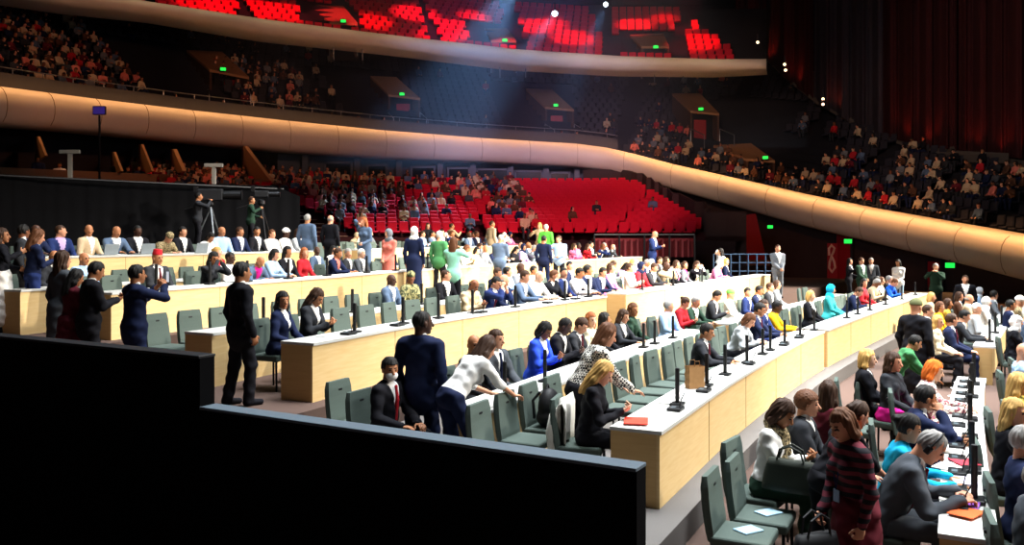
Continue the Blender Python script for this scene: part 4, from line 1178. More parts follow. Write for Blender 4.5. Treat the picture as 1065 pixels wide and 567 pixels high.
rowC1 = [(288, P_('sit_turn', 'open suit', 'navy', 'tan', 'long black', True)), (303, P_('sit_phone', 'open suit', 'charcoal', 'tan', 'long brown', True)), (493, P_('sit_face', 'suit', 'dark blue', 'fair', 'short black')), (518, P_('sit_away', 'open suit', 'navy', 'fair', 'fringe grey')), (543, P_('sit_desk', 'open suit', 'grey blue', 'fair', 'short brown')), (563, P_('sit_chin', 'open suit', 'black', 'fair', 'short chestnut')),
         (588, P_('sit_desk', 'top', 'white', 'tan', 'short black')), (600, P_('sit_away', 'suit', 'navy', 'tan', 'short black')), (617, P_('sit_desk', 'suit', 'navy', 'fair', 'short black')),
         (660, P_('sit_lap', 'dress', 'red', 'tan', 'hijab navy', True)), (676, P_('sit_desk', 'open suit', 'charcoal', 'fair', 'short brown')), (697, P_('sit_lap', 'open suit', 'black', 'fair', 'long brown', True, shirt='pink')), (710, P_('sit_turn', 'open suit', 'grey', 'fair', 'bob brown', True, shirt='hot pink')), (735, P_('sit_write', 'top', 'pink', 'fair', 'hijab white', True))]
rowC2 = [(408, P_('sit_lap', 'open suit', 'grey blue', 'dark', 'bald')), (428, P_('sit_turn', 'top', 'camouflage', 'brown', 'beanie camouflage', False)), (452, P_('sit_away', 'open suit', 'black', 'fair', 'crop brown')), (506, P_('sit_desk', 'open suit', 'navy', 'fair', 'short brown')), (528, P_('sit_away', 'suit', 'light blue', 'fair', 'short black')), (553, P_('sit_lap', 'top', 'white', 'tan', 'short black')),
         (585, P_('sit_turn', 'suit', 'navy', 'fair', 'short black')), (690, P_('sit_lap', 'top', 'light blue', 'fair', 'bob brown', True)), (713, P_('sit_write', 'top', 'light blue', 'fair', 'short black', scale=.9)), (742, P_('sit_turn', 'suit', 'charcoal', 'fair', 'short brown')), (756, P_('sit_lap', 'top', 'white', 'fair', 'hijab white', True)), (795, P_('sit_desk', 'open suit', 'navy', 'tan', 'short grey'))]
rowD1 = [(148, P_('sit_lap', 'suit', 'charcoal', 'tan', 'fez red')), (200, P_('sit_face', 'top', 'charcoal', 'tan', 'long black', True)), (222, P_('sit_lap', 'top', 'white', 'dark', 'crop black')), (237, P_('sit_write', 'open suit', 'grey blue', 'tan', 'bald', shirt='hot pink')), (269, P_('sit_desk', 'top', 'light blue', 'fair', 'bob black', True)), (293, P_('sit_lap', 'open suit', 'black', 'tan', 'long black', True)),
         (304, P_('sit_turn', 'top', 'red', 'fair', 'bob auburn', True)), (340, P_('sit_desk', 'suit', 'navy', 'tan', 'short brown', shirt='coral')), (351, P_('sit_turn', 'suit', 'charcoal', 'fair', 'short grey')), (366, P_('sit_lap', 'suit', 'dark grey', 'pale', 'short white'))]
rowD2 = [(68, P_('sit_lap', 'top', 'light blue', 'tan', 'bald')), (77, P_('sit_turn', 'open suit', 'charcoal', 'tan', 'bald')), (345, P_('sit_lap', 'top', 'white', 'fair', 'bob black', True)), (395, P_('sit_lap', 'open suit', 'navy', 'fair', 'short brown'))]
rowE1 = [(38, P_('sit_desk', 'open suit', 'navy', 'dark', 'bald', shirt='light blue')), (46, P_('sit_away', 'open suit', 'dark blue', 'fair', 'crop brown', shirt='lilac')), (73, P_('sit_turn', 'open suit', 'beige', 'tan', 'bald')), (95, P_('sit_desk', 'suit', 'grey blue', 'tan', 'bald')), (117, P_('sit_lap', 'suit', 'black', 'dark', 'crop black')), (129, P_('sit_write', 'top', 'leopard', 'fair', 'beanie leopard')),
         (142, P_('sit_lap', 'suit', 'black', 'fair', 'short black')), (160, P_('sit_write', 'top', 'white', 'tan', 'long black', True)), (175, P_('sit_lap', 'top', 'light blue', 'tan', 'fringe grey')), (191, P_('sit_lap', 'open suit', 'navy', 'tan', 'short brown')), (225, P_('sit_turn', 'suit', 'black', 'tan', 'short black')), (239, P_('sit_lap', 'top', 'white', 'fair', 'short chestnut')),
         (255, P_('sit_lap', 'top', 'white', 'dark', 'turban white')), (274, P_('sit_lap', 'open suit', 'light grey', 'tan', 'long brown', True))]
f0 = lambda x: 0.0
seat_row('A', 'A1', S1, 1.95, a3 - .2, rowA, lambda x: .9 if 900 < x < 915 else 0.0, seed=3, skip=((806, 808),))
seat_row('A', 'A2', S2, .0 - .7, a3 - 2, rowB, lambda x: .0 if x < 640 else (.3 if x < 790 else 0), seed=5, skip=((420, 470), (806, 840)))
seat_row("C", "C1", S1, .3, c3 - .3, rowC1, lambda x: 0 if x < 470 else .8 if x < 720 else .2, seed=7, skip=((633, 650),))
seat_row('C', 'C2', S2, .3, c3 - 1, rowC2, lambda x: 0 if x < 480 else .65 if x < 700 else .4, seed=9)
seat_row('D', 'D1', S1, .3, d1 - .3, rowD1, lambda x: 0 if x < 330 else .25 if x < 440 else .95, seed=11)
seat_row('D', 'D2', S2, .3, d1 - 1.5, rowD2, lambda x: .12 if x < 440 else .92, seed=13)
seat_row('E', 'E1', S1, .3, e3 - .3, rowE1, lambda x: .15 if x < 330 else 0 if x < 425 else .9, seed=15)
ROWNAME['E2'] = 'topmost terrace back chairs'
seat_row('E', 'E2', 2.6, e2, e3 - .3, [], lambda x: .25 if x < 425 else .8, step=.8, seed=17)

# ------------------------------------------------------------------ people placed one by one
def at(px, z, floor, heading, label, sp, near=None, group='people on their feet', sit=False, back=.06):
    sp = dict(sp); pose = sp.pop('pose'); sp.pop('turn', 0); sp.pop('fwd', 0)
    hc = Body(pose, sp.get('fem', False)).hc * sp.get('scale', 1.0); c, s_ = math.cos(R(heading)), math.sin(R(heading))
    x = (px - CX) / F * z - (hc[0] * c + hc[1] * s_); z = z - (-hc[0] * s_ + hc[1] * c)      # the head stands at (px, z)
    near = z < NEARZ if near is None else near
    if sit: chair(x - math.sin(R(heading)) * back, z - math.cos(R(heading)) * back, floor, R(heading), 'grey-green chair under the ' + sit, near)
    return person((x, z, floor), R(heading), pose, near=near, label=label, group=group, **sp)
fA, fC, fD, fE = FLOOR['A'], FLOOR['C'], FLOOR['D'], FLOOR['E']
at(252, 10.75, fC, 48, 'tall man in black suit standing in profile above the step of the barrier', P_('stand_hang', 'suit', 'black', 'tan', 'short black', scale=1.0))
at(440, 9.5, fA, 28, 'broad man in navy suit seen from behind, cropped black hair, beside the barrier', P_('stand_turn', 'suit', 'navy', 'dark', 'crop black', scale=1.02))
at(507, 9.35, fA, 50, 'woman in white top bending forward over a desk, long dark hair', P_('stand_bend', 'tee', 'white', 'fair', 'long brown', True, legs='navy'))
at(632, 9.6, fA, 78, 'woman in black and white checked jacket leaning over the lowest front desk', P_('stand_lean', 'top', 'houndstooth', 'fair', 'long chestnut', True, scale=1.0))
at(628, 8.95, fA, 105, 'blond woman in black top looking down at the end of the front desk', P_('sit_phone', 'top', 'black', 'pale', 'long blond', True), sit='blond woman at the front desk end')
# aisle group at the barrier
at(3, 14.6, fD, 60, 'woman in dark top and long white skirt at the picture edge, aisle group', P_('stand_talk', 'gown', 'black', 'tan', 'long brown', True, legs='white'))
at(40, 14.8, fD, 45, 'woman with blond-brown long hair in dark navy clothes, aisle group', P_('stand_look', 'top', 'navy', 'fair', 'long chestnut', True, legs='dark blue'))
at(25, 17.0, fD, 60, 'tall man with black hair standing behind the navy-clothed woman, aisle group', P_('stand_away', 'suit', 'charcoal', 'brown', 'short black', scale=1.05))
at(66, 12.9, fC, 30, 'person in dark grey coat with long brown hair, back turned, aisle group', P_('stand_hang', 'coat', 'dark grey', 'fair', 'long brown', True, scale=1.06, legs='black'))
at(80, 12.1, fC, 40, 'short woman in burgundy dress with black hair, aisle group', P_('stand_look', 'gown', 'burgundy', 'tan', 'long black', True, scale=.93))
at(100, 11.9, fC, 48, 'man in black suit looking down at the phone in his hands, aisle group', P_('stand_look', 'suit', 'black', 'tan', 'short black', scale=.99))
at(143, 11.3, fC, 40, 'man in dark navy suit holding a phone up to photograph, aisle group', P_('stand_photo', 'suit', 'navy', 'tan', 'short black', scale=.97))
# standing among the upper desks
at(320, 24.5, fE, 20, 'man in grey-blue suit seen from behind before the dark stairs', P_('stand_hang', 'suit', 'grey blue', 'tan', 'short grey'))
at(344, 25.5, fE, 20, 'balding man in black suit seen from behind before the dark stairs', P_('stand_hang', 'suit', 'black', 'fair', 'fringe grey'))
at(378, 23.5, fE - .1, 200, 'woman in blue denim clothes with red hair, hand raised, before red seats', P_('stand_ear', 'dress', 'grey blue', 'fair', 'long auburn', True, legs='grey blue'))
at(404, 22.6, fD, 210, 'woman in coral coat with grey headscarf on the third terrace', P_('stand_clasp', 'gown', 'coral', 'fair', 'hijab grey', True, scale=1.03))
at(431, 22.0, fD, 10, 'woman in long navy dress with white scarf seen from behind', P_('stand_hang', 'gown', 'navy', 'fair', 'hijab white', True, scale=1.06))
at(457, 23.5, fD, 30, 'white-haired man in green jacket standing on the third terrace', P_('stand_away', 'top', 'green', 'fair', 'short white'))
at(472, 19.4, fC + .3, 15, 'woman in mint top and black trousers, arms raised, seen from behind', P_('stand_photo', 'top', 'mint', 'tan', 'long chestnut', True))
at(521, 25.0, fD, 25, 'man in grey suit seen from behind among the crowded third terrace', P_('stand_look', 'suit', 'grey blue', 'tan', 'short grey', scale=.95))
at(568, 33, fD + .3, 20, 'person in bright green gown with white hair before the red stand', P_('stand_hang', 'gown', 'bright green', 'fair', 'short white'))
at(561, 35, fD + .4, 200, 'woman in beige top with blond hair beside the bright green gown', P_('stand_talk', 'top', 'beige', 'fair', 'long blond', True))
at(512, 35, fD + .4, 60, 'man in beige shirt in profile before the red seats', P_('stand_turn', 'top', 'beige', 'tan', 'short brown', scale=1.04))
at(470, 37, fD + .4, 60, 'man in pale pink shirt in profile before the crowded red seats', P_('stand_talk', 'top', 'beige', 'tan', 'crop brown', fem=False))
at(445, 36, fD + .4, 150, 'woman in black dress facing the hall before the crowded red seats', P_('stand_clasp', 'dress', 'black', 'fair', 'long brown', True))
at(566, 26.5, fD, 30, 'man in navy suit seen from behind, just past the second terrace', P_('stand_hang', 'suit', 'navy', 'tan', 'crop black', scale=.93))
at(581, 27, fD, 200, 'person in pale blue shirt beside the navy-suited back', P_('stand_talk', 'top', 'light blue', 'fair', 'short brown', scale=.93))
at(681, 30, fD + .05, 120, 'bald man in blue suit reading white papers by the red platform', P_('stand_look', 'suit', 'dark blue', 'fair', 'bald', scale=1.0))
at(749, 29.5, fC - .1, 250, 'woman in light grey clothes with one hand raised to her hair', P_('stand_ear', 'top', 'light grey', 'fair', 'long black', True, legs='light grey', scale=1.0))
at(809, 29.5, fA + .5, 170, 'tall man in grey suit facing the hall with folded hands', P_('stand_clasp', 'open suit', 'grey', 'fair', 'crop brown', scale=1.03))
at(896, 32.5, fA, 150, 'man in dark jacket with a pale shirt talking in the far group', P_('stand_clasp', 'open suit', 'dark green', 'fair', 'short brown', scale=1.02))
at(906, 33.5, fA, 200, 'man in grey-green jacket standing close behind the far group', P_('stand_hang', 'open suit', 'dark grey', 'fair', 'short grey'))
at(884, 33, fA, 120, 'woman in black coat holding papers in the far group', P_('stand_talk', 'coat', 'black', 'fair', 'long black', True, legs='black'))
at(934, 31, fA, 220, 'woman in white top and pale trousers behind the far desk end', P_('stand_clasp', 'tee', 'white', 'tan', 'bob black', True, legs='light blue'))
at(973, 30.5, 0.0, 210, 'photographer in dark green with hands raised under the balcony', P_('stand_photo', 'top', 'dark green', 'fair', 'short grey', scale=1.08))
at(1004, 25, 0, 200, 'man in black suit and white shirt standing before the dark wall', P_('stand_hang', 'suit', 'black', 'fair', 'crop brown', scale=.99))
at(207, 25.2, RZ, 70, 'camera operator in dark clothes leaning to the large television camera', P_('stand_photo', 'top', 'charcoal', 'tan', 'short black', scale=.93))
at(262, 26.0, RZ, 75, 'camera operator in teal vest beside the second television camera', P_('stand_talk', 'top', 'dark green', 'tan', 'short brown', scale=.88))
tv_camera(219, 208, 25.6, RZ, 1.15, R(80), 'large grey television camera on a tripod before the black drape')
tv_camera(272, 207, 26.4, RZ, .7, R(80), 'slim dark television camera on a tripod beside the large one')

# lowest floor: the two chair lines and the white desk
gf = 'people on the lowest floor'
def low(px, z, hd, label, sp, sit=None, back=.06): return at(px, z, 0.0, hd, label, sp, group=gf, sit=sit, back=back)
H0 = 117
for k, (px, z) in enumerate([(773, 7.05), (794, 7.5)]):
    chair((px - CX) / F * z, z, 0, R(H0), 'empty green chair in front of the low desk panel, ' + ['nearest of its line', 'second of its line'][k], True)
low(815, 8.0, 125, 'woman in white top and patterned scarf looking down in the nearest chair line', P_('sit_phone', 'top', 'white', 'tan', 'bob brown', True, legs='dark green', scale=1.03, extras=('scarf:leopard',)), 'woman in white with a patterned scarf')
low(840, 8.5, 115, 'man in dark jacket with curly brown hair beside the white-topped woman', P_('sit_lap', 'open suit', 'charcoal', 'fair', 'curly chestnut', scale=1.0), 'curly-haired man on the lowest floor')
low(862, 9.1, 70, 'woman with long dark hair in burgundy top looking away, lowest floor', P_('sit_away', 'top', 'burgundy', 'fair', 'long brown', True), 'long-haired woman in burgundy')
low(875, 6.35, 255, 'woman in red and black striped coat standing with a handbag, lowest floor', P_('stand_bag', 'gown', 'stripes', 'fair', 'bob chestnut', True, legs='burgundy', scale=.93, extras=('badge',)))
low(893, 7.3, 80, 'person in black tee and orange-red scarf bending behind the striped coat', P_('stand_lean', 'tee', 'black', 'fair', 'tail brown', True, scale=.9, extras=('scarf:orange',)))
low(903, 11.6, 112, 'blond woman in black suit sitting sideways beside the smiling woman', P_('sit_lap', 'open suit', 'black', 'pale', 'bob blond', True), 'blond woman in black on the lowest floor')
low(930, 11.3, 140, 'smiling woman with brown hair and hot pink skirt, lowest floor', P_('sit_lap', 'dress', 'charcoal', 'fair', 'long brown', True, legs='hot pink'), 'smiling woman with the pink skirt')
for k, (px, z) in enumerate([(868, 10.2), (886, 10.9)]):
    chair((px - CX) / F * z, z, 0, R(118), 'empty green chair before the blond woman in black, ' + ['nearer one', 'farther one'][k], True)
low(966, 6.95, 115, 'grey-haired man in grey suit with headphones writing at the white desk', P_('sit_write', 'suit', 'dark grey', 'fair', 'crop grey', scale=1.04, extras=('headphones',)), 'grey-suited man with headphones')
low(946, 7.6, 110, 'woman in turquoise top with tied black hair at the white desk', P_('sit_desk', 'top', 'turquoise', 'tan', 'bun black', True, scale=.98), 'woman in turquoise')
low(962, 8.9, 112, 'man in navy suit with black hair resting his face on his hand', P_('sit_chin', 'suit', 'navy', 'tan', 'short black', scale=1.0), 'navy-suited man resting his face')
low(972, 10.7, 112, 'red-haired woman in floral jacket at the white desk', P_('sit_desk', 'open suit', 'floral', 'pale', 'bob orange', True), 'red-haired woman in floral jacket')
low(951, 12.7, 100, 'person in green top bending forward behind the red-haired woman', P_('stand_lean', 'top', 'green', 'tan', 'short black', scale=.86))
low(953, 14.6, 60, 'large person in black coat and olive cap seen from behind', P_('stand_hang', 'coat', 'black', 'fair', 'beanie olive', scale=1.03, legs='black'))
for k, (px, z, t) in enumerate([(908, 6.55, 'nearest of two'), (925, 7.15, 'second of two')]):
    chair((px - CX) / F * z, z, 0, R(118), 'empty green chair at the white desk beside the grey-suited man, ' + t, True)
for px, z, lab, sp in [(976, 16.6, 'woman in cream jacket with blond hair behind the navy suits', P_('sit_turn', 'top', 'cream', 'fair', 'long blond', True)), (990, 16.9, 'man in navy suit turned to the square desk end, lowest floor', P_('sit_away', 'suit', 'navy', 'fair', 'short brown')), (1003, 17.9, 'man in charcoal suit beyond the navy one, lowest floor', P_('sit_desk', 'suit', 'charcoal', 'fair', 'short black')),
                       (965, 19, 'man in white shirt near the far end of the wooden desk', P_('sit_lap', 'top', 'white', 'fair', 'short brown')), (978, 20, 'woman in yellow top near the far end of the wooden desk', P_('sit_turn', 'top', 'yellow', 'fair', 'bob chestnut', True)), (986, 21, 'woman in gold top behind the yellow one, lowest floor', P_('sit_lap', 'top', 'gold', 'tan', 'long brown', True)),
                       (1016, 19.5, 'man in light grey suit beside the square desk end', P_('sit_turn', 'suit', 'light grey', 'fair', 'short white')), (1026, 21.5, 'woman in white headscarf at the farther white desk', P_('sit_lap', 'top', 'white', 'fair', 'hijab white', True)), (1008, 22.5, 'man in beige jacket at the farther white desk', P_('sit_lap', 'open suit', 'beige', 'fair', 'fringe grey')),
                       (998, 23.5, 'person in brown coat low under the standing black suit', P_('sit_lap', 'coat', 'brown', 'fair', 'bob brown', True)), (1034, 24, 'man in grey suit at the end of the farther white desk', P_('sit_away', 'suit', 'grey', 'fair', 'short black')),
                       (969, 23.2, 'woman in beige top close to the wooden desk corner', P_('sit_lap', 'top', 'beige', 'fair', 'bob blond', True)), (1019, 25.5, 'woman in white and blue, far along the lowest floor', P_('sit_lap', 'top', 'light blue', 'fair', 'hijab light grey', True))]:
    low(px, z, 118, lab, sp, lab.split(',')[0])
for px, z, lab, sp in [(1043, 6.9, 'grey-haired man in navy suit with glasses beyond the white desk', P_('sit_fold', 'suit', 'navy', 'fair', 'short grey', scale=1.0, extras=('glasses',))), (1055, 5.9, 'man in dark grey suit cut by the picture corner', P_('sit_lap', 'suit', 'dark grey', 'fair', 'short grey', scale=.98)), (1035, 8.1, 'woman in black top with long blond hair beyond the white desk', P_('sit_turn', 'top', 'black', 'fair', 'long blond', True)),
                       (1043, 9.6, 'woman in gold printed dress with blond hair beyond the white desk', P_('sit_lap', 'dress', 'gold print', 'tan', 'long blond', True)), (1062, 10.0, 'person in striped beanie and gold printed wrap', P_('sit_turn', 'dress', 'gold print', 'dark', 'beanie grey blue', True)), (1052, 12.3, 'bald man in light blue shirt beyond the white desk', P_('sit_lap', 'top', 'light blue', 'fair', 'bald')),
                       (1063, 13.6, 'man in black suit beyond the bald man in blue', P_('sit_lap', 'suit', 'black', 'tan', 'short black')), (1047, 16.5, 'woman in black coat with white headscarf beyond the desk gap', P_('sit_lap', 'top', 'black', 'fair', 'hijab white', True)), (1060, 18, 'man in grey blue suit beyond the desk gap', P_('sit_turn', 'suit', 'grey blue', 'fair', 'short white')),
                       (1043, 20.5, 'man in navy suit far along beyond the white desk', P_('sit_lap', 'suit', 'navy', 'tan', 'short black')), (1053, 21.5, 'woman in leopard print with white cap beyond the white desk', P_('sit_lap', 'top', 'leopard', 'fair', 'turban white', True)), (1062, 23, 'woman in white top, farthest beyond the white desk', P_('sit_lap', 'top', 'white', 'fair', 'long black', True))]:
    low(px + 170 / z, z, 112, lab, sp, lab.split(',')[0], -.03)
# ------------------------------------------------------------------ things on the desks
M_mic = mat('mic_black', '#111214', .45, .1, 30); M_paper = mat('paper', '#f0eeea', .8, .03, 15)
MIC = {'column': MB().rbox((.045, .045, .40), Matrix.Translation((0, 0, .215)), .012).mesh('column', [M_mic]),
       'base': MB().rbox((.17, .14, .03), Matrix.Translation((0, 0, .016)), .01).mesh('base', [M_mic])}
def on_desk(key, off, t, dz=0.0):
    p, d = ROWS[key].at(t, off); return (p.x, p.y, FLOOR[key] + TOP + dz), math.atan2(d.y, -d.x)
MICS = []
def mic(key, off, t, label, sc=1.0):
    (x, y, z), h = on_desk(key, off, t); o = empty('microphone', (x, y, z + .001), -h); o.scale = (sc,) * 3
    for k, m in MIC.items(): link(k, m, o)
    tag(o, label, 'microphone', 'black column microphones'); MICS.append((x, y))
for nm, key, off, xs in [('A1', 'A', .2, [705, 735, 754, 777, 793, 801, 816, 832, 847, 881, 892, 905, 921, 938, 952]), ('A2', 'A', D2 + .2, [524, 567, 620, 669, 681, 700]), ('C1', 'C', .2, [369, 420, 457, 491, 536, 588, 612, 668, 700, 730]), ('C2', 'C', D2 + .2, [274, 325, 366, 438]), ('D1', 'D', .2, [162, 219, 258, 300, 340, 381, 411, 445])]:
    for i, x in enumerate(xs):
        mic(key, off, ROWS[key].find(x, off), f'black column microphone, {nth(i + 1)} from the aisle on the {ROWNAME[nm]}')
for i, z in enumerate([7.1, 8.0, 9.3, 10.2, 11.6, 12.6, 17.6, 19.2, 21]):
    mic('P', -.24, pz(z), f'black column microphone, {nth(i + 1)} from the near end of the {ROWNAME["P1"]}', 1.12)

PAP = [MB().rbox((.30, .21, .006), r=.002, seg=1).mesh('paper_sheets', [M_paper]), MB().rbox((.31, .22, .012), r=.002, seg=1).add([], []).mesh('paper_sheets', [M_paper])]
UNIT = MB().rbox((.21, .15, .035), Matrix.Translation((0, 0, .018)), .01).tube([(0, -.04, .03), (0, -.06, .12), (0, -.1, .2)], .006, 6).mesh('unit_body', [M_mic])
SCR = MB().rbox((.09, .05, .004), Matrix.Translation((-.03, .02, .037)), .001, 1).mesh('unit_display', [mat('unit_grey', '#5d6a70', .3)])
rg = random.Random(21)
def scatter(nm, key, o0, s0, s1, step, dens=.8):
    n = int((s1 - s0) / step); kp = ku = 0
    for i in range(n):
        t = s0 + step * (i + .5)
        u = rg.random()
        if u < dens:
            (x, y, z), h = on_desk(key, o0 + rg.uniform(.26, .36), t + rg.uniform(-.1, .1)); px = CX + F * x / y
            if not -10 < px < 1075: continue
            kp += 1; o = link('paper_sheets', PAP[i % 2]); o.location = (x, y, z + .0075); o.rotation_euler = (0, 0, -h + rg.uniform(-.4, .4))
            tag(o, f'white papers, {nth(kp)} pile from the aisle on the {ROWNAME[nm]}', 'paper', 'paper piles on the desks')
        if (i % 2 == 0 or key == 'P') and key in 'ACP':
            (x, y, z), h = on_desk(key, o0 + (.14 if key != 'P' else .3), t + step * .42)
            if any(abs(x - a) < .12 and abs(y - b) < .12 for a, b in MICS): continue
            ku += 1; o = empty('conference_unit', (x, y, z + .001), -h + math.pi); link('unit_body', UNIT, o); link('unit_display', SCR, [c for c in o.children][0])
            tag(o, f'black conference unit, {nth(ku)} from the aisle on the {ROWNAME[nm]}', 'conference unit', 'black conference units')
scatter('A1', 'A', 0, .5, a1 - .3, .62); scatter('A1', 'A', 0, a2 + .3, a3 - .3, .62) if False else None
scatter('C1', 'C', 0, .4, c1 - .3, .62); scatter('D1', 'D', 0, 1.2, 14, .66, .8); scatter('E1', 'E', 0, .4, e1 - .3, .66, .7)
scatter('P1', 'P', -.42, pz(6.4), pz(13), .55)

def put(name, label, cat, loc, rz=0.0):
    o = empty(name, loc, rz); return tag(o, label, cat)
# folders and coloured leaflets
cols = ['#e0602a', '#8a4fb0', '#e6a12c', '#d8d2f0', '#c63a4a']
def flat(name, label, cat, key, off, t, size, color, rot=0, dz=.009):
    (x, y, z), h = on_desk(key, off, t); o = MB().rbox((size[0], size[1], .008), r=.002, seg=1).build(name, mat('paper_' + color[1:], color, .6, .1)); o.location = (x, y, z + dz); o.rotation_euler = (0, 0, -h + rot)
    return tag(o, label, cat)
flat('folder', 'orange-red folder in front of the blond woman at the desk end', 'folder', 'A', .33, .28, (.32, .24), '#d8402c', .3, .02)
for i, (z, c, lab) in enumerate([(6.75, cols[0], 'orange'), (6.95, cols[1], 'purple'), (7.6, cols[3], 'lilac'), (8.2, cols[4], 'red')]):
    flat('leaflet', f'{lab} leaflet on the white desk by the grey-suited man', 'leaflet', 'P', -.18, pz(z), (.26, .19), c, .3 * i - .4, .022 + .002 * i)
# laptops on the topmost desk
for i, (px, key) in enumerate([(112, 'E'), (150, 'E'), (205, 'E'), (246, 'D')]):
    t = ROWS[key].find(px, .3); (x, y, z), h = on_desk(key, .3, t); o = put('laptop', f'grey open laptop, {nth(i + 1)} from the aisle on the upper desks', 'laptop', (x, y, z + .001), -h)
    MB().rbox((.34, .24, .02), Matrix.Translation((0, 0, .011)), .006).build('keyboard_base', mat('laptop_grey', '#7f888e', .4), o)
    MB().rbox((.34, .012, .23), Matrix.Translation((0, .15, .125)) @ Matrix.Rotation(-.25, 4, 'X'), .005).build('screen_lid', mat('laptop_grey', '#7f888e', .4), o)
# papers on empty seats
for i, (px, z, fz, lab) in enumerate([(779, 7.05, 0, 'pale blue leaflet lying on the nearest empty green chair'), (800, 7.5, 0, 'pale blue leaflet lying on the second empty green chair')]):
    x = (px - CX) / F * z; o = MB().rbox((.2, .15, .012), r=.004, seg=1).build('seat_leaflet', mat('leaflet_blue', '#9fc3d8', .6)); o.location = (x, z + .02, .495); o.rotation_euler = (0, 0, .5); tag(o, lab, 'leaflet')

# loose chairs and bags at the near end of the lowest terrace
def plan(key, t, off): p, d = ROWS[key].at(t, off); return p, math.atan2(d.y, -d.x)
# bags
def blob(parts, h=.012):
    f = Field()
    for a in parts: f.ell(*a) if a[0] is not None and len(a) == 2 else f.cone(*a)
    return f.mesh(h)
def backpack(loc, rz, label, m):
    o = put('backpack', label, 'bag', loc, rz)
    v, q, fl = blob([((0, 0, .2), (.17, .12, .22)), ((0, .0, .1), (.19, .14, .12))]); link('bag_body', np_mesh('bag_body', v, q, fl, [m]), o)
    v, q, fl = blob([((0, .12, .14), (.13, .06, .11))]); link('front_pocket', np_mesh('front_pocket', v, q, fl, [m]), o)
    for s in (-1, 1): MB().tube([(s * .08, -.08, .38), (s * .1, -.16, .28), (s * .1, -.14, .08)], .016, 6).build('strap', m, o)
    MB().tube([(-.04, -.02, .41), (0, -.02, .46), (.04, -.02, .41)], .01, 6).build('handle', m, o)
M_bag = mat('bag_black', '#131316', .6, .15, 40)
p, h = plan('A', 1.0, S1 + .42); hA = h
# near chairs of the lowest terrace, pushed back from the desk
for i, (t, off) in enumerate([(-.42, 1.5), (.22, 1.52), (.86, 1.54), (1.5, 1.52)]):
    p, h = plan('A', t, off); chair(p.x, p.y, fA, h, 'empty green chair pushed back by the front desk end, ' + ['nearest the barrier', 'second from the barrier', 'holding a black backpack', 'beyond the one with the backpack'][i], True)
    if i == 2: backpack((p.x, p.y, fA + .495), -h, 'black backpack standing on a green chair', M_bag)
    if i == 0:
        o = MB().rbox((.28, .2, .012), r=.004, seg=1).build('seat_leaflet', M_paper); o.location = (p.x, p.y, fA + .496); o.rotation_euler = (0, 0, .7); tag(o, 'white leaflet on the green chair nearest the barrier', 'leaflet')
for i, (px, z) in enumerate([(371, 10.0), (352, 9.75)][:1]):
    chair((px - CX) / F * z, z, fA, R(116), 'empty dark chair beside the masked young man, behind the barrier', True)
# white jacket over the blond woman's chair
x = (620 - CX) / F * 8.95; jx = empty('white_jacket', (x - .31, 9.12, fA)); jx.rotation_euler = (0, 0, -R(105))
rows = []
for i in range(15):
    u = i / 14 * 2 - 1; r = []
    for k in range(13):
        s = k / 12; zz = .97 - abs(s - .45) * 1.05; yy = (.045 if s < .45 else -.045) * min(1, abs(s - .45) * 9) + .02 * math.sin(u * 7 + s * 5)
        r.append((u * (.25 + .04 * s), yy - (.06 if s > .45 else 0) * 0, zz + .02 * math.sin(u * 4)))
    rows.append(r)
jm = MB().strip(rows).build('jacket_cloth', mat('jacket_white', '#d9d6cc', .85, .1, 12), jx, True)
sd = jm.modifiers.new('thickness', 'SOLIDIFY'); sd.thickness = .014
MB().tube([(.2, -.06, .86), (.25, -.1, .6), (.23, -.08, .34)], [.05, .055, .045], 8).build('sleeve', mat('jacket_white', '#d9d6cc', .85, .1, 12), jx, True)
tag(jx, 'white jacket draped over the chair of the blond woman', 'jacket')
# handbags
def handbag(loc, rz, label, size, m):
    o = put('handbag', label, 'bag', loc, rz); w, d, h = size
    b = MB(); rows = []
    for k in range(6):
        u = k / 5; a = w * (.5 - .1 * u * u); c = d * (.5 - .32 * u)
        rows.append([(a * math.copysign(abs(math.cos(t)) ** .5, math.cos(t)), c * math.copysign(abs(math.sin(t)) ** .5, math.sin(t)), h * u) for t in (2 * math.pi * j / 20 for j in range(21))])
    b.strip(rows); b.add(rows[0][:20], [tuple(reversed(range(20)))]); b.add(rows[-1][:20], [tuple(range(20))]); b.build('bag_body', m, o, True)
    for s in (-1, 1): MB().tube([(-w * .25, s * .03, h * .9), (-w * .18, s * .04, h * 1.35), (0, s * .045, h * 1.5), (w * .18, s * .04, h * 1.35), (w * .25, s * .03, h * .9)], .01, 6).build('handle', m, o)
    MB().rbox((.06, .012, .04), Matrix.Translation((0, d * .34, h * .72)), .003).build('clasp', M_steel, o)
x = (846 - CX) / F * 6.15; handbag((x, 6.1, .50), .4, 'black handbag held at the side of the striped coat', (.42, .2, .3), M_bag)
x = (818 - CX) / F * 7.75; handbag((x, 7.62, .66), R(-35), 'large black bag on the lap of the white-topped woman', (.5, .22, .26), mat('bag_green', '#22281f', .7))
p, h = plan('A', rA.find(722, .62), .62)
o = put('paper_bag', 'brown paper bag beside the charcoal-suited man at the front desk', 'bag', (p.x, p.y, fA + TOP + .001), .3)
p2, h2 = plan('A', rA.find(722, .3), .3); o.location = (p2.x, p2.y, fA + TOP + .001)
bg = MB(); rr = [[(.1 * sx * (1 + .08 * (k % 2)), .06 * sy, .055 * k) for sx, sy in ((-1, -1), (1, -1), (1, 1), (-1, 1), (-1, -1))] for k in range(6)]
bg.strip(rr).add(rr[0][:4], [(3, 2, 1, 0)]).build('bag_body', mat('kraft', '#a67c4f', .8, .15, 20), o)
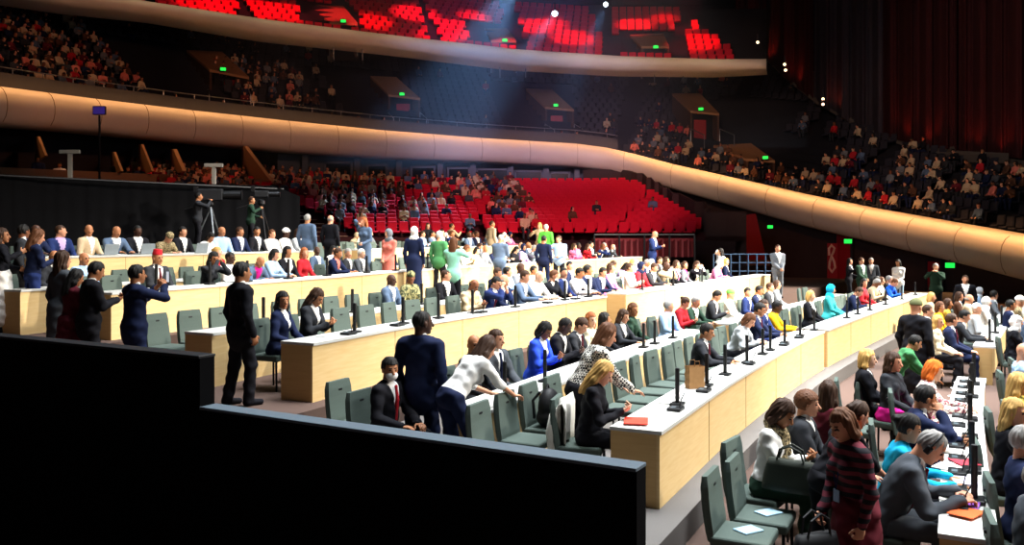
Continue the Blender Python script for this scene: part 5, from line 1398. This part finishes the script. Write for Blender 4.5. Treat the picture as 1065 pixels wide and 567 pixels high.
for s in (-1, 1): MB().tube([(-.04, .06 * s, .27), (-.03, .06 * s, .34), (.03, .06 * s, .34), (.04, .06 * s, .27)], .005, 5).build('handle', mat('kraft_cord', '#7d5a36', .8), o)
# phones held up
def phone(loc, rz, tilt, label, lit=True):
    o = put('phone', label, 'phone', loc, rz); o.rotation_euler = (tilt, 0, rz)
    MB().rbox((.075, .009, .155), r=.004).build('phone_body', M_mic, o); MB().box((0, -.0052, 0), (.066, .001, .14)).build('phone_screen', emit('phone_screen', '#cfd8e6', .9) if lit else M_mic, o)
x = (143 - CX) / F * 11.3; hd = R(40)
phone((x + math.sin(hd) * .42, 11.3 + math.cos(hd) * .42, fC + 1.55), -hd, 0, 'lit phone held up by the photographing man in the aisle group')
x = (100 - CX) / F * 11.9; hd = R(48)
phone((x + math.sin(hd) * .42, 11.9 + math.cos(hd) * .42, fC + 1.30), -hd, -.9, 'lit phone in the hands of the black-suited man looking down')
# headphones of the grey-suited man
x, z = (951 - CX) / F * 6.85, 6.85

# ------------------------------------------------------------------ rails and the red platform at the far side
def fence(pts, h, label, m, name='railing', bars=3):
    o = empty(name, pts[0]); o0 = Vector(pts[0]); q = [Vector(p) - o0 for p in pts]
    for k in range(bars): MB().tube([v + Vector((0, 0, h * (k + 1) / bars)) for v in q], .022, 6).build('rail', m, o)
    for v in q: MB().tube([v, v + Vector((0, 0, h))], .028, 6).build('post', m, o)
    tag(o, label, 'railing')
fence([at_depth(x, 291, 34) for x in range(742, 806, 9)], 1.0, 'low blue-grey railing below the red screen', mat('rail_blue', '#3a5470', .5, .1))
o = empty('red_platform', at_depth(675, 262, 37.5)); o0 = Vector(o.location); c = [Vector(at_depth(x, y, 37.5)) - o0 for x, y in ((618, 248), (722, 246))]
w = (c[1] - c[0]).length; mid = (c[0] + c[1]) / 2
MB().box(mid + Vector((0, .6, -.1)), (w, 1.2, .12)).build('deck', mat('deck_red', '#6e1620', .7), o)
rows = [[mid + Vector((-w / 2 + w * j / 90, .04 * math.sin(j * 1.1), -.1)), mid + Vector((-w / 2 + w * j / 90, .06 * math.sin(j * 1.1), -.85))] for j in range(91)]
MB().strip(rows).build('skirt_cloth', mat('skirt_red', '#5a121b', .8), o, True)
for j in range(5):
    b = mid + Vector((-w / 2 + w * j / 4, -.06, 0)); MB().tube([b + Vector((0, 0, -2.2)), b + Vector((0, 0, .12))], .04, 6).build('post', M_metal, o)
MB().tube([mid + Vector((-w / 2, -.06, .12)), mid + Vector((w / 2, -.06, .12))], .03, 6).build('rail', mat('rail_grey', '#5b5a5c', .6), o)
tag(o, 'red cloth-skirted platform with grey posts before the empty red seats', 'platform')

# ------------------------------------------------------------------ seats of the stands
def seat_tpl():
    m = MB().rbox((.47, .42, .1), Matrix.Translation((0, .06, .43)), .03, 1)
    return m.rbox((.47, .09, .52), Matrix.Translation((0, -.18, .68)) @ Matrix.Rotation(.14, 4, 'X'), .035, 1)
tp = seat_tpl(); TV = np.array(tp.v); TF = [f for f in tp.f]
ME_S = {'red': tp.mesh('arena_seat', [M_red]), 'dark': tp.mesh('arena_seat', [M_dseat]), 'up': tp.mesh('arena_seat', [M_red])}
def crowd_chance(kind, x, k):
    if kind == 'low':
        return 0
    if kind == 'dark':
        if x < 190: return .78 if (1 <= k <= 15 and (x > 55 or k > 2)) else .15
        if x < 245: return .45 if 1 <= k < 9 else .1
        if x < 345: return .62 if 2 <= k < 10 else .12
        if x < 450: return .30 if k < 4 else .1
        if x < 625: return .05 if k < 3 else .015
        if x < 700: return .7 if k < 5 else .12
        if x < 860: return .85 if k < 5 else .08
        if x < 1000: return .62 if k < 5 else .15
        return .06
    if kind == 'red':
        if x > 565: return .004
        c = .68 if (x < 470 or 505 < x < 560) else .38
        return c if k > 2 else c * .45
    return 0
rg = random.Random(77); sit_on = []; empty_ = []
for s in SEATS:
    px = CX + F * s[0] / s[1]
    (sit_on if rg.random() < crowd_chance(s[4], s[5], s[6]) else empty_).append(s)
vis = sorted([s for s in empty_ if 0 < CX + F * s[0] / s[1] < 1065 and s[4] != 'up' and not (s[4] == 'red' and s[6] < 2)], key=lambda s: math.hypot(s[0], s[1]))
solo = vis[:300]; ids = set(map(id, solo)); cnt = {}
for s in sorted(solo, key=lambda s: (s[4], s[6], s[5])):
    key = (s[4], s[6]); cnt[key] = cnt.get(key, 0) + 1
    o = link('arena_seat', ME_S[s[4]]); o.location = s[:3]; o.rotation_euler = (0, 0, -s[3])
    side = 'descending' if s[5] > 640 else 'upper'
    tag(o, (f'red arena seat, {nth(s[6] + 1)} row up, {nth(cnt[key])} shown from the stairs' if s[4] == 'red' else f'dark arena seat of the balcony, {nth(s[6] + 1)} row up, {nth(cnt[key])} shown along it'), 'seat', 'seats of the stands')
def scatter_mesh(name, items, tv, tf, mats, smooth=False):
    """items: (x, y, z, heading, slot table) - every copy written into one mesh"""
    n = len(tv); V = np.empty((len(items) * n, 3), np.float32); FI = []
    k = tf.shape[1]; A = np.empty((len(items) * len(tf), k), np.int32); MI = np.empty(len(items) * len(tf), np.int32)
    for i, (x, y, z, h, tab, base) in enumerate(items):
        c, s = math.cos(-h), math.sin(-h)
        V[i * n:(i + 1) * n, 0] = tv[:, 0] * c - tv[:, 1] * s + x; V[i * n:(i + 1) * n, 1] = tv[:, 0] * s + tv[:, 1] * c + y; V[i * n:(i + 1) * n, 2] = tv[:, 2] + z
        A[i * len(tf):(i + 1) * len(tf)] = tf + i * n; MI[i * len(tf):(i + 1) * len(tf)] = tab[base] if isinstance(tab, np.ndarray) else tab
    return V, A, MI
TFq = []
for f in TF:
    if len(f) == 4: TFq.append(f)
    elif len(f) == 3: TFq.append((f[0], f[1], f[2], f[2]))
tris = []
for f in TF:
    for i in range(1, len(f) - 1): tris.append((f[0], f[i], f[i + 1]))
tris = np.array(tris, np.int32)
rest = [(s[0], s[1], s[2], s[3], {'red': 0, 'dark': 1, 'up': 2}[s[4]], None) for s in SEATS if id(s) not in ids]
V, A, MI = scatter_mesh('seats', rest, TV, tris, None)
o = link('arena_seats', np_mesh('arena_seats', V, A, MI, [M_red, M_dseat, M_red], False)); tag(o, 'rows of red and dark seats filling the stands behind', 'seats', 'seats of the stands', 'stuff')

# audience of the stands
pal = [skin('fair'), skin('tan'), skin('brown'), hairm('black'), hairm('brown')] + [cloth(c) for c in ('black', 'charcoal', 'beige', 'brown', 'burgundy', 'navy', 'grey blue', 'brown', 'grey', 'coral', 'dark grey', 'red')]
Vs, As, Ms, nv = [], [], [], 0
variants = [('sit_lap', False, 'short', 'top'), ('sit_turn', True, 'long', 'top'), ('sit_write', False, 'short', 'top'), ('sit_away', True, 'bob', 'top'), ('sit_phone', False, 'crop', 'top')]
for vi, (pose, fem, hs, of) in enumerate(variants):
    me = far_mesh(pose, fem, hs, of, .046)
    tv = np.empty(len(me.vertices) * 3, np.float32); me.vertices.foreach_get('co', tv); tv = tv.reshape(-1, 3)
    tf = np.empty(len(me.loops), np.int32); me.loops.foreach_get('vertex_index', tf)
    pl = np.array([p.loop_total for p in me.polygons]); assert (pl == 4).all()
    tf = tf.reshape(-1, 4); base = np.array([p.material_index for p in me.polygons])
    items = []
    for s in sit_on[vi::len(variants)]:
        top = rg.choice([5, 6, 7, 7, 8, 9, 10, 11, 12, 13, 14, 15, 16, 7]); tab = np.array([rg.choice([0, 0, 1, 2]), rg.choice([3, 3, 4]), top, 7, rg.choice([5, 6, 10]), 5])
        items.append((s[0], s[1], s[2], s[3] + rg.uniform(-.3, .3), tab, base))
    if not items: continue
    V, A, MI = scatter_mesh('a', items, tv, tf, None)
    Vs.append(V); As.append(A + nv); Ms.append(MI); nv += len(V)
# people in the boxes beyond the drape
o = link('audience', np_mesh('audience', np.concatenate(Vs), np.concatenate(As), np.concatenate(Ms), pal)); tag(o, 'crowd seated in the stands around the hall', 'audience', None, 'stuff')
bx = [(40, 166), (62, 172), (120, 170), (133, 176), (145, 175), (152, 174), (165, 172), (171, 176), (200, 178), (205, 176), (249, 176)]
for i, (px, py) in enumerate(bx):
    d = interp(px, FAS, 1) - .4; p = at_depth(px, py, d); zz = p[2] - 1.25
    person((p[0], p[1], zz), R(150), 'sit_lap', 'top', rg.choice(['red', 'coral', 'navy', 'black', 'white']), sk='tan', hair=('short', 'black'), label=f'person in the dim boxes under the balcony, {nth(i + 1)} from the barrier side', group='people in the boxes')
    MB
S('floor', MB().strip([[(x, y, z - 1.3), (x * 1.12, y + 4, z - 1.3)] for x, y, z in lg], flip=True), M_conc)
print('COUNT chairs', NCH[0], 'people', sum(1 for o in bpy.data.objects if o.get('category') == 'person'), 'audience', len(sit_on), 'seats', len(SEATS), 'objects', len(bpy.data.objects))
# ------------------------------------------------------------------ lights and camera
def spot(loc, target, power, col, cone, blend=.4, size=.3, name='spot'):
    l = bpy.data.lights.new(name, 'SPOT'); l.energy = power; l.color = col; l.spot_size = R(cone); l.spot_blend = blend; l.shadow_soft_size = size
    o = bpy.data.objects.new(name, l); COL.objects.link(o); o.location = loc
    o.rotation_euler = (Vector(target) - Vector(loc)).to_track_quat('-Z', 'Y').to_euler()
    return o
K = 1.0
# white stage rig over the hall floor, stage side
for (x, y, z, tx, ty, w, cone) in [(20, 11, 13, 4, 11, 17000, 44), (24, 20, 14, 3, 21, 52000, 42), (26, 30, 15, 5, 30, 120000, 40), (4, 2, 17, -7, 24, 15000, 34), (13, 5, 16, 1, 30, 95000, 28)]:
    spot((x, y, z), (tx, ty, .8), w * K, (1.0, .93, .82) if x > 14 else (1.0, .84, .66), cone, .5, .5)
def area(loc, target, size, power, col, spread=120):
    l = bpy.data.lights.new('fill_light', 'AREA'); l.energy = power; l.color = col; l.shape = 'SQUARE'; l.size = size; l.spread = R(spread)
    o = bpy.data.objects.new('fill_light', l); COL.objects.link(o); o.location = loc
    o.rotation_euler = (Vector(target) - Vector(loc)).to_track_quat('-Z', 'Y').to_euler(); return o
area((4, 16, 20), (4, 16, 0), 12, 4200, (.93, .97, 1.0), 95)  # added overhead fill, evens out the light on the hall floor
area((10, 7, 15), (6, 10, 0), 5, 800, (.95, .98, 1.0), 80)  # smaller added fill for the seats on the lowest floor
# cooler top light
for (x, y, w) in [(3, 12, 4500), (7, 22, 14000), (-6, 22, 8000), (8, 9, 3800), (10, 17, 9000)]:
    spot((x, y, 19), (x + .5, y, 0), w * K, (.84, .93, 1.0), 56, .6, .6)
# warm light along the cream balcony band
for i in range(5, len(LOW) - 5, 2):
    p, zt, zb, n = LOW[i]; x = XS[i]
    spot((p.x - n.x * .42, p.y - n.y * .42, zt + 1.15), (p.x - n.x * .05, p.y - n.y * .05, zt - .1), 62 if x < 640 else 125, (1.0, .47, .18), 140, .9, .2)
for i in range(4, len(UP) - 4, 9):
    p, zt, zb, n = UP[i]
    spot((p.x - n.x * 1.3, p.y - n.y * 1.3, zt + 2.0), (p.x, p.y, zt - .3), 75, (1.0, .68, .42), 115, .8, .25)
# added fill: even pale wash on the balcony fronts
spot((6, 12, 9), (-16, 46, 8), 1300, (.8, .9, 1.0), 62, .8, 1)
spot((-4, 14, 7), (16, 47, 3), 1200, (.8, .9, 1.0), 46, .8, 1)
# warm house light over the stands, with added fill spots, below the upper balcony
spot((-4, 27, 14), (-22, 47, 10), 3800, (1.0, .36, .16), 46, .7, .8)
spot((-2, 30, 13.5), (-13, 60, 11.5), 4500, (1.0, .42, .24), 36, .7, .8)
spot((8, 24, 13), (17, 50, 5), 3600, (1.0, .36, .14), 42, .7, .8)
spot((4, 22, 15), (2, 52, 4), 22000, (1.0, .42, .46), 36, .7, .8)
spot((1, 30, 13), (0, 68, 12.5), 13000, (.5, .55, 1.0), 44, .8, .8)
spot((4, 30, 13), (11, 64, 11), 9000, (1.0, .62, .45), 40, .8, .8)
spot((10, 26, 15), (26, 50, 9), 3200, (1.0, .78, .66), 40, .7, .8)  # added spot that brightens the bank below the curtains
spot((0, 18, 9), (14, 47, 0), 1700, (.82, .9, 1.0), 40, .8, .8)  # added spot that lifts the dark wall under the sloping balcony
# red pools on the upper stand
for (px, py, w, cone, c) in [(250, 8, 1.0, 13, 0), (300, 14, 1.0, 10, 0), (385, 22, .9, 9, 0), (432, 14, 1.2, 10, 1), (470, 30, 1.3, 11, 1), (492, 16, .9, 7, 1), (555, 28, 1.1, 9, 0), (595, 40, 1.1, 9, 0), (660, 27, 1.3, 8, 0), (640, 46, .6, 6, 0), (714, 28, 1.0, 7, 0), (722, 46, 1.1, 10, 0), (530, 44, .8, 7, 0), (345, 10, .8, 8, 0), (455, 38, 1.0, 8, 1), (575, 24, .8, 7, 0), (690, 20, .6, 6, 0), (205, 4, .8, 8, 0)]:
    z = interp(px, FAS2, 1) + 1.5 + (interp(px, FAS2, 2) - py) * .17
    t = Vector(at_depth(px, py, z))
    spot((t.x * .8 + 1, t.y - 13, 26), t, 26000 * w, (1.0, .03, .06) if not c else (1.0, .05, .16), cone * 1.35, .5, .3)
# red glow at the foot of the curtains
for px in (800, 828, 868, 940, 965, 1010, 1040, 1070):
    y = interp(px, CUR, 2); t = Vector(at_depth(px, interp(px, CUR, 1), y)); d = Vector((t.x, t.y)).normalized()
    spot((t.x - d.x * .9, t.y - d.y * .9, t.z + .05), (t.x, t.y, t.z + 2.2), 80, (1.0, .10, .04), 80, .8, .2)
spot((8, 20, 22), (26, 52, 14), 1500, (1, .85, .85), 50, .8, 1)

def lamp(px, py, depth, r, strength, lab, col='#ffffff', warm=False):
    p = Vector(at_depth(px, py, depth)); o = empty('stage_lamp' if not warm else 'wall_lamp', p)
    d = (Vector((0, 20, 1.5)) - p).normalized() if not warm else (Vector((0, 0, CZ)) - p).normalized(); q = d.to_track_quat('Z', 'Y').to_matrix().to_4x4()
    h = MB(); prof = [(r * .5, -r * 2.2), (r * .9, -r * 2), (r, 0), (r * 1.1, .02), (r * .9, .0)]
    h.lathe(prof[:4], n=14); h.v = [tuple(q @ Vector(v)) for v in h.v]; h.build('housing', M_metal, o)
    e = MB().lathe([(r * .98, .01), (r * .98, .03)], n=14); e.v = [tuple(q @ Vector(v)) for v in e.v]; e.build('lens', emit('lamp_' + col[1:], col, strength), o)
    MB().tube([(0, 0, r * .6), (0, 0, r * 1.6 + .4)], .04, 6).build('bracket', M_metal, o)
    tag(o, lab, 'lamp', 'wall lamps by the curtains' if warm else 'bright stage lamps')
lamp(577, 14, 52, .17, 14, 'bright white stage lamp hanging above the red-lit stand, lower of two', '#dff0ff')
lamp(630, 4.5, 52, .14, 10, 'bright white stage lamp hanging above the red-lit stand, higher of two', '#dff0ff')
for k, (x, y, lab) in enumerate([(788, 44, 'small warm lamp by the curtain edge, highest of five'), (816, 67, 'small warm lamp, upper of the middle pair by the curtain'), (817, 73, 'small warm lamp, lower of the middle pair by the curtain'),
                                 (856, 103, 'small warm lamp, upper of the lowest pair by the curtain'), (856, 108.5, 'small warm lamp, lower of the lowest pair by the curtain')]):
    lamp(x, y, 55, .09, 4, lab, '#ffd0a8', True)

# thin stage haze high over the middle of the hall, lit by the two hanging lamps and the blue wash
hz = MB().box((-1, 50, 16), (26, 30, 19)).build('haze', bpy.data.materials.new('thin_haze')); tag(hz, 'thin bluish stage haze hanging before the upper stand', 'haze', None, 'stuff')
hm_ = hz.data.materials[0]; hm_.use_nodes = True; nt = hm_.node_tree; nt.nodes.remove(nt.nodes['Principled BSDF'])
vs = nt.nodes.new('ShaderNodeVolumeScatter'); vs.inputs['Density'].default_value = .006; vs.inputs['Color'].default_value = (.55, .72, 1, 1); vs.inputs['Anisotropy'].default_value = .2
nt.links.new(vs.outputs[0], nt.nodes['Material Output'].inputs['Volume'])
for px, py, tx, ty, w, cone in [(577, 14, 480, 150, 16000, 22), (630, 4.5, 560, 170, 12000, 18), (540, -30, 470, 110, 36000, 34)]:
    a = Vector(at_depth(px, py, 51.8)); spot(a, at_depth(tx, ty, 47), w, (.45, .66, 1.0), cone, .8, .2)
w = bpy.data.worlds.new('ambient_fill'); bpy.context.scene.world = w; w.use_nodes = True
w.node_tree.nodes['Background'].inputs[0].default_value = (.35, .38, .5, 1); w.node_tree.nodes['Background'].inputs[1].default_value = .04  # faint blue-grey ambient fill added from outside the hall

cam = bpy.data.cameras.new('camera'); co = bpy.data.objects.new('camera', cam); COL.objects.link(co)
co.location = (0, 0, CZ); co.rotation_euler = (math.pi / 2, 0, 0)
cam.sensor_fit = 'HORIZONTAL'; cam.sensor_width = 36; cam.lens = F / 1065 * 36; cam.shift_y = (HY - 283.5) / 1065; cam.clip_end = 300; cam.clip_start = .1
sc = bpy.context.scene; sc.camera = co
sc.view_settings.view_transform = 'Standard'; sc.view_settings.look = 'None'; sc.view_settings.exposure = 0; sc.view_settings.gamma = 1; sc.view_settings.use_curve_mapping = False
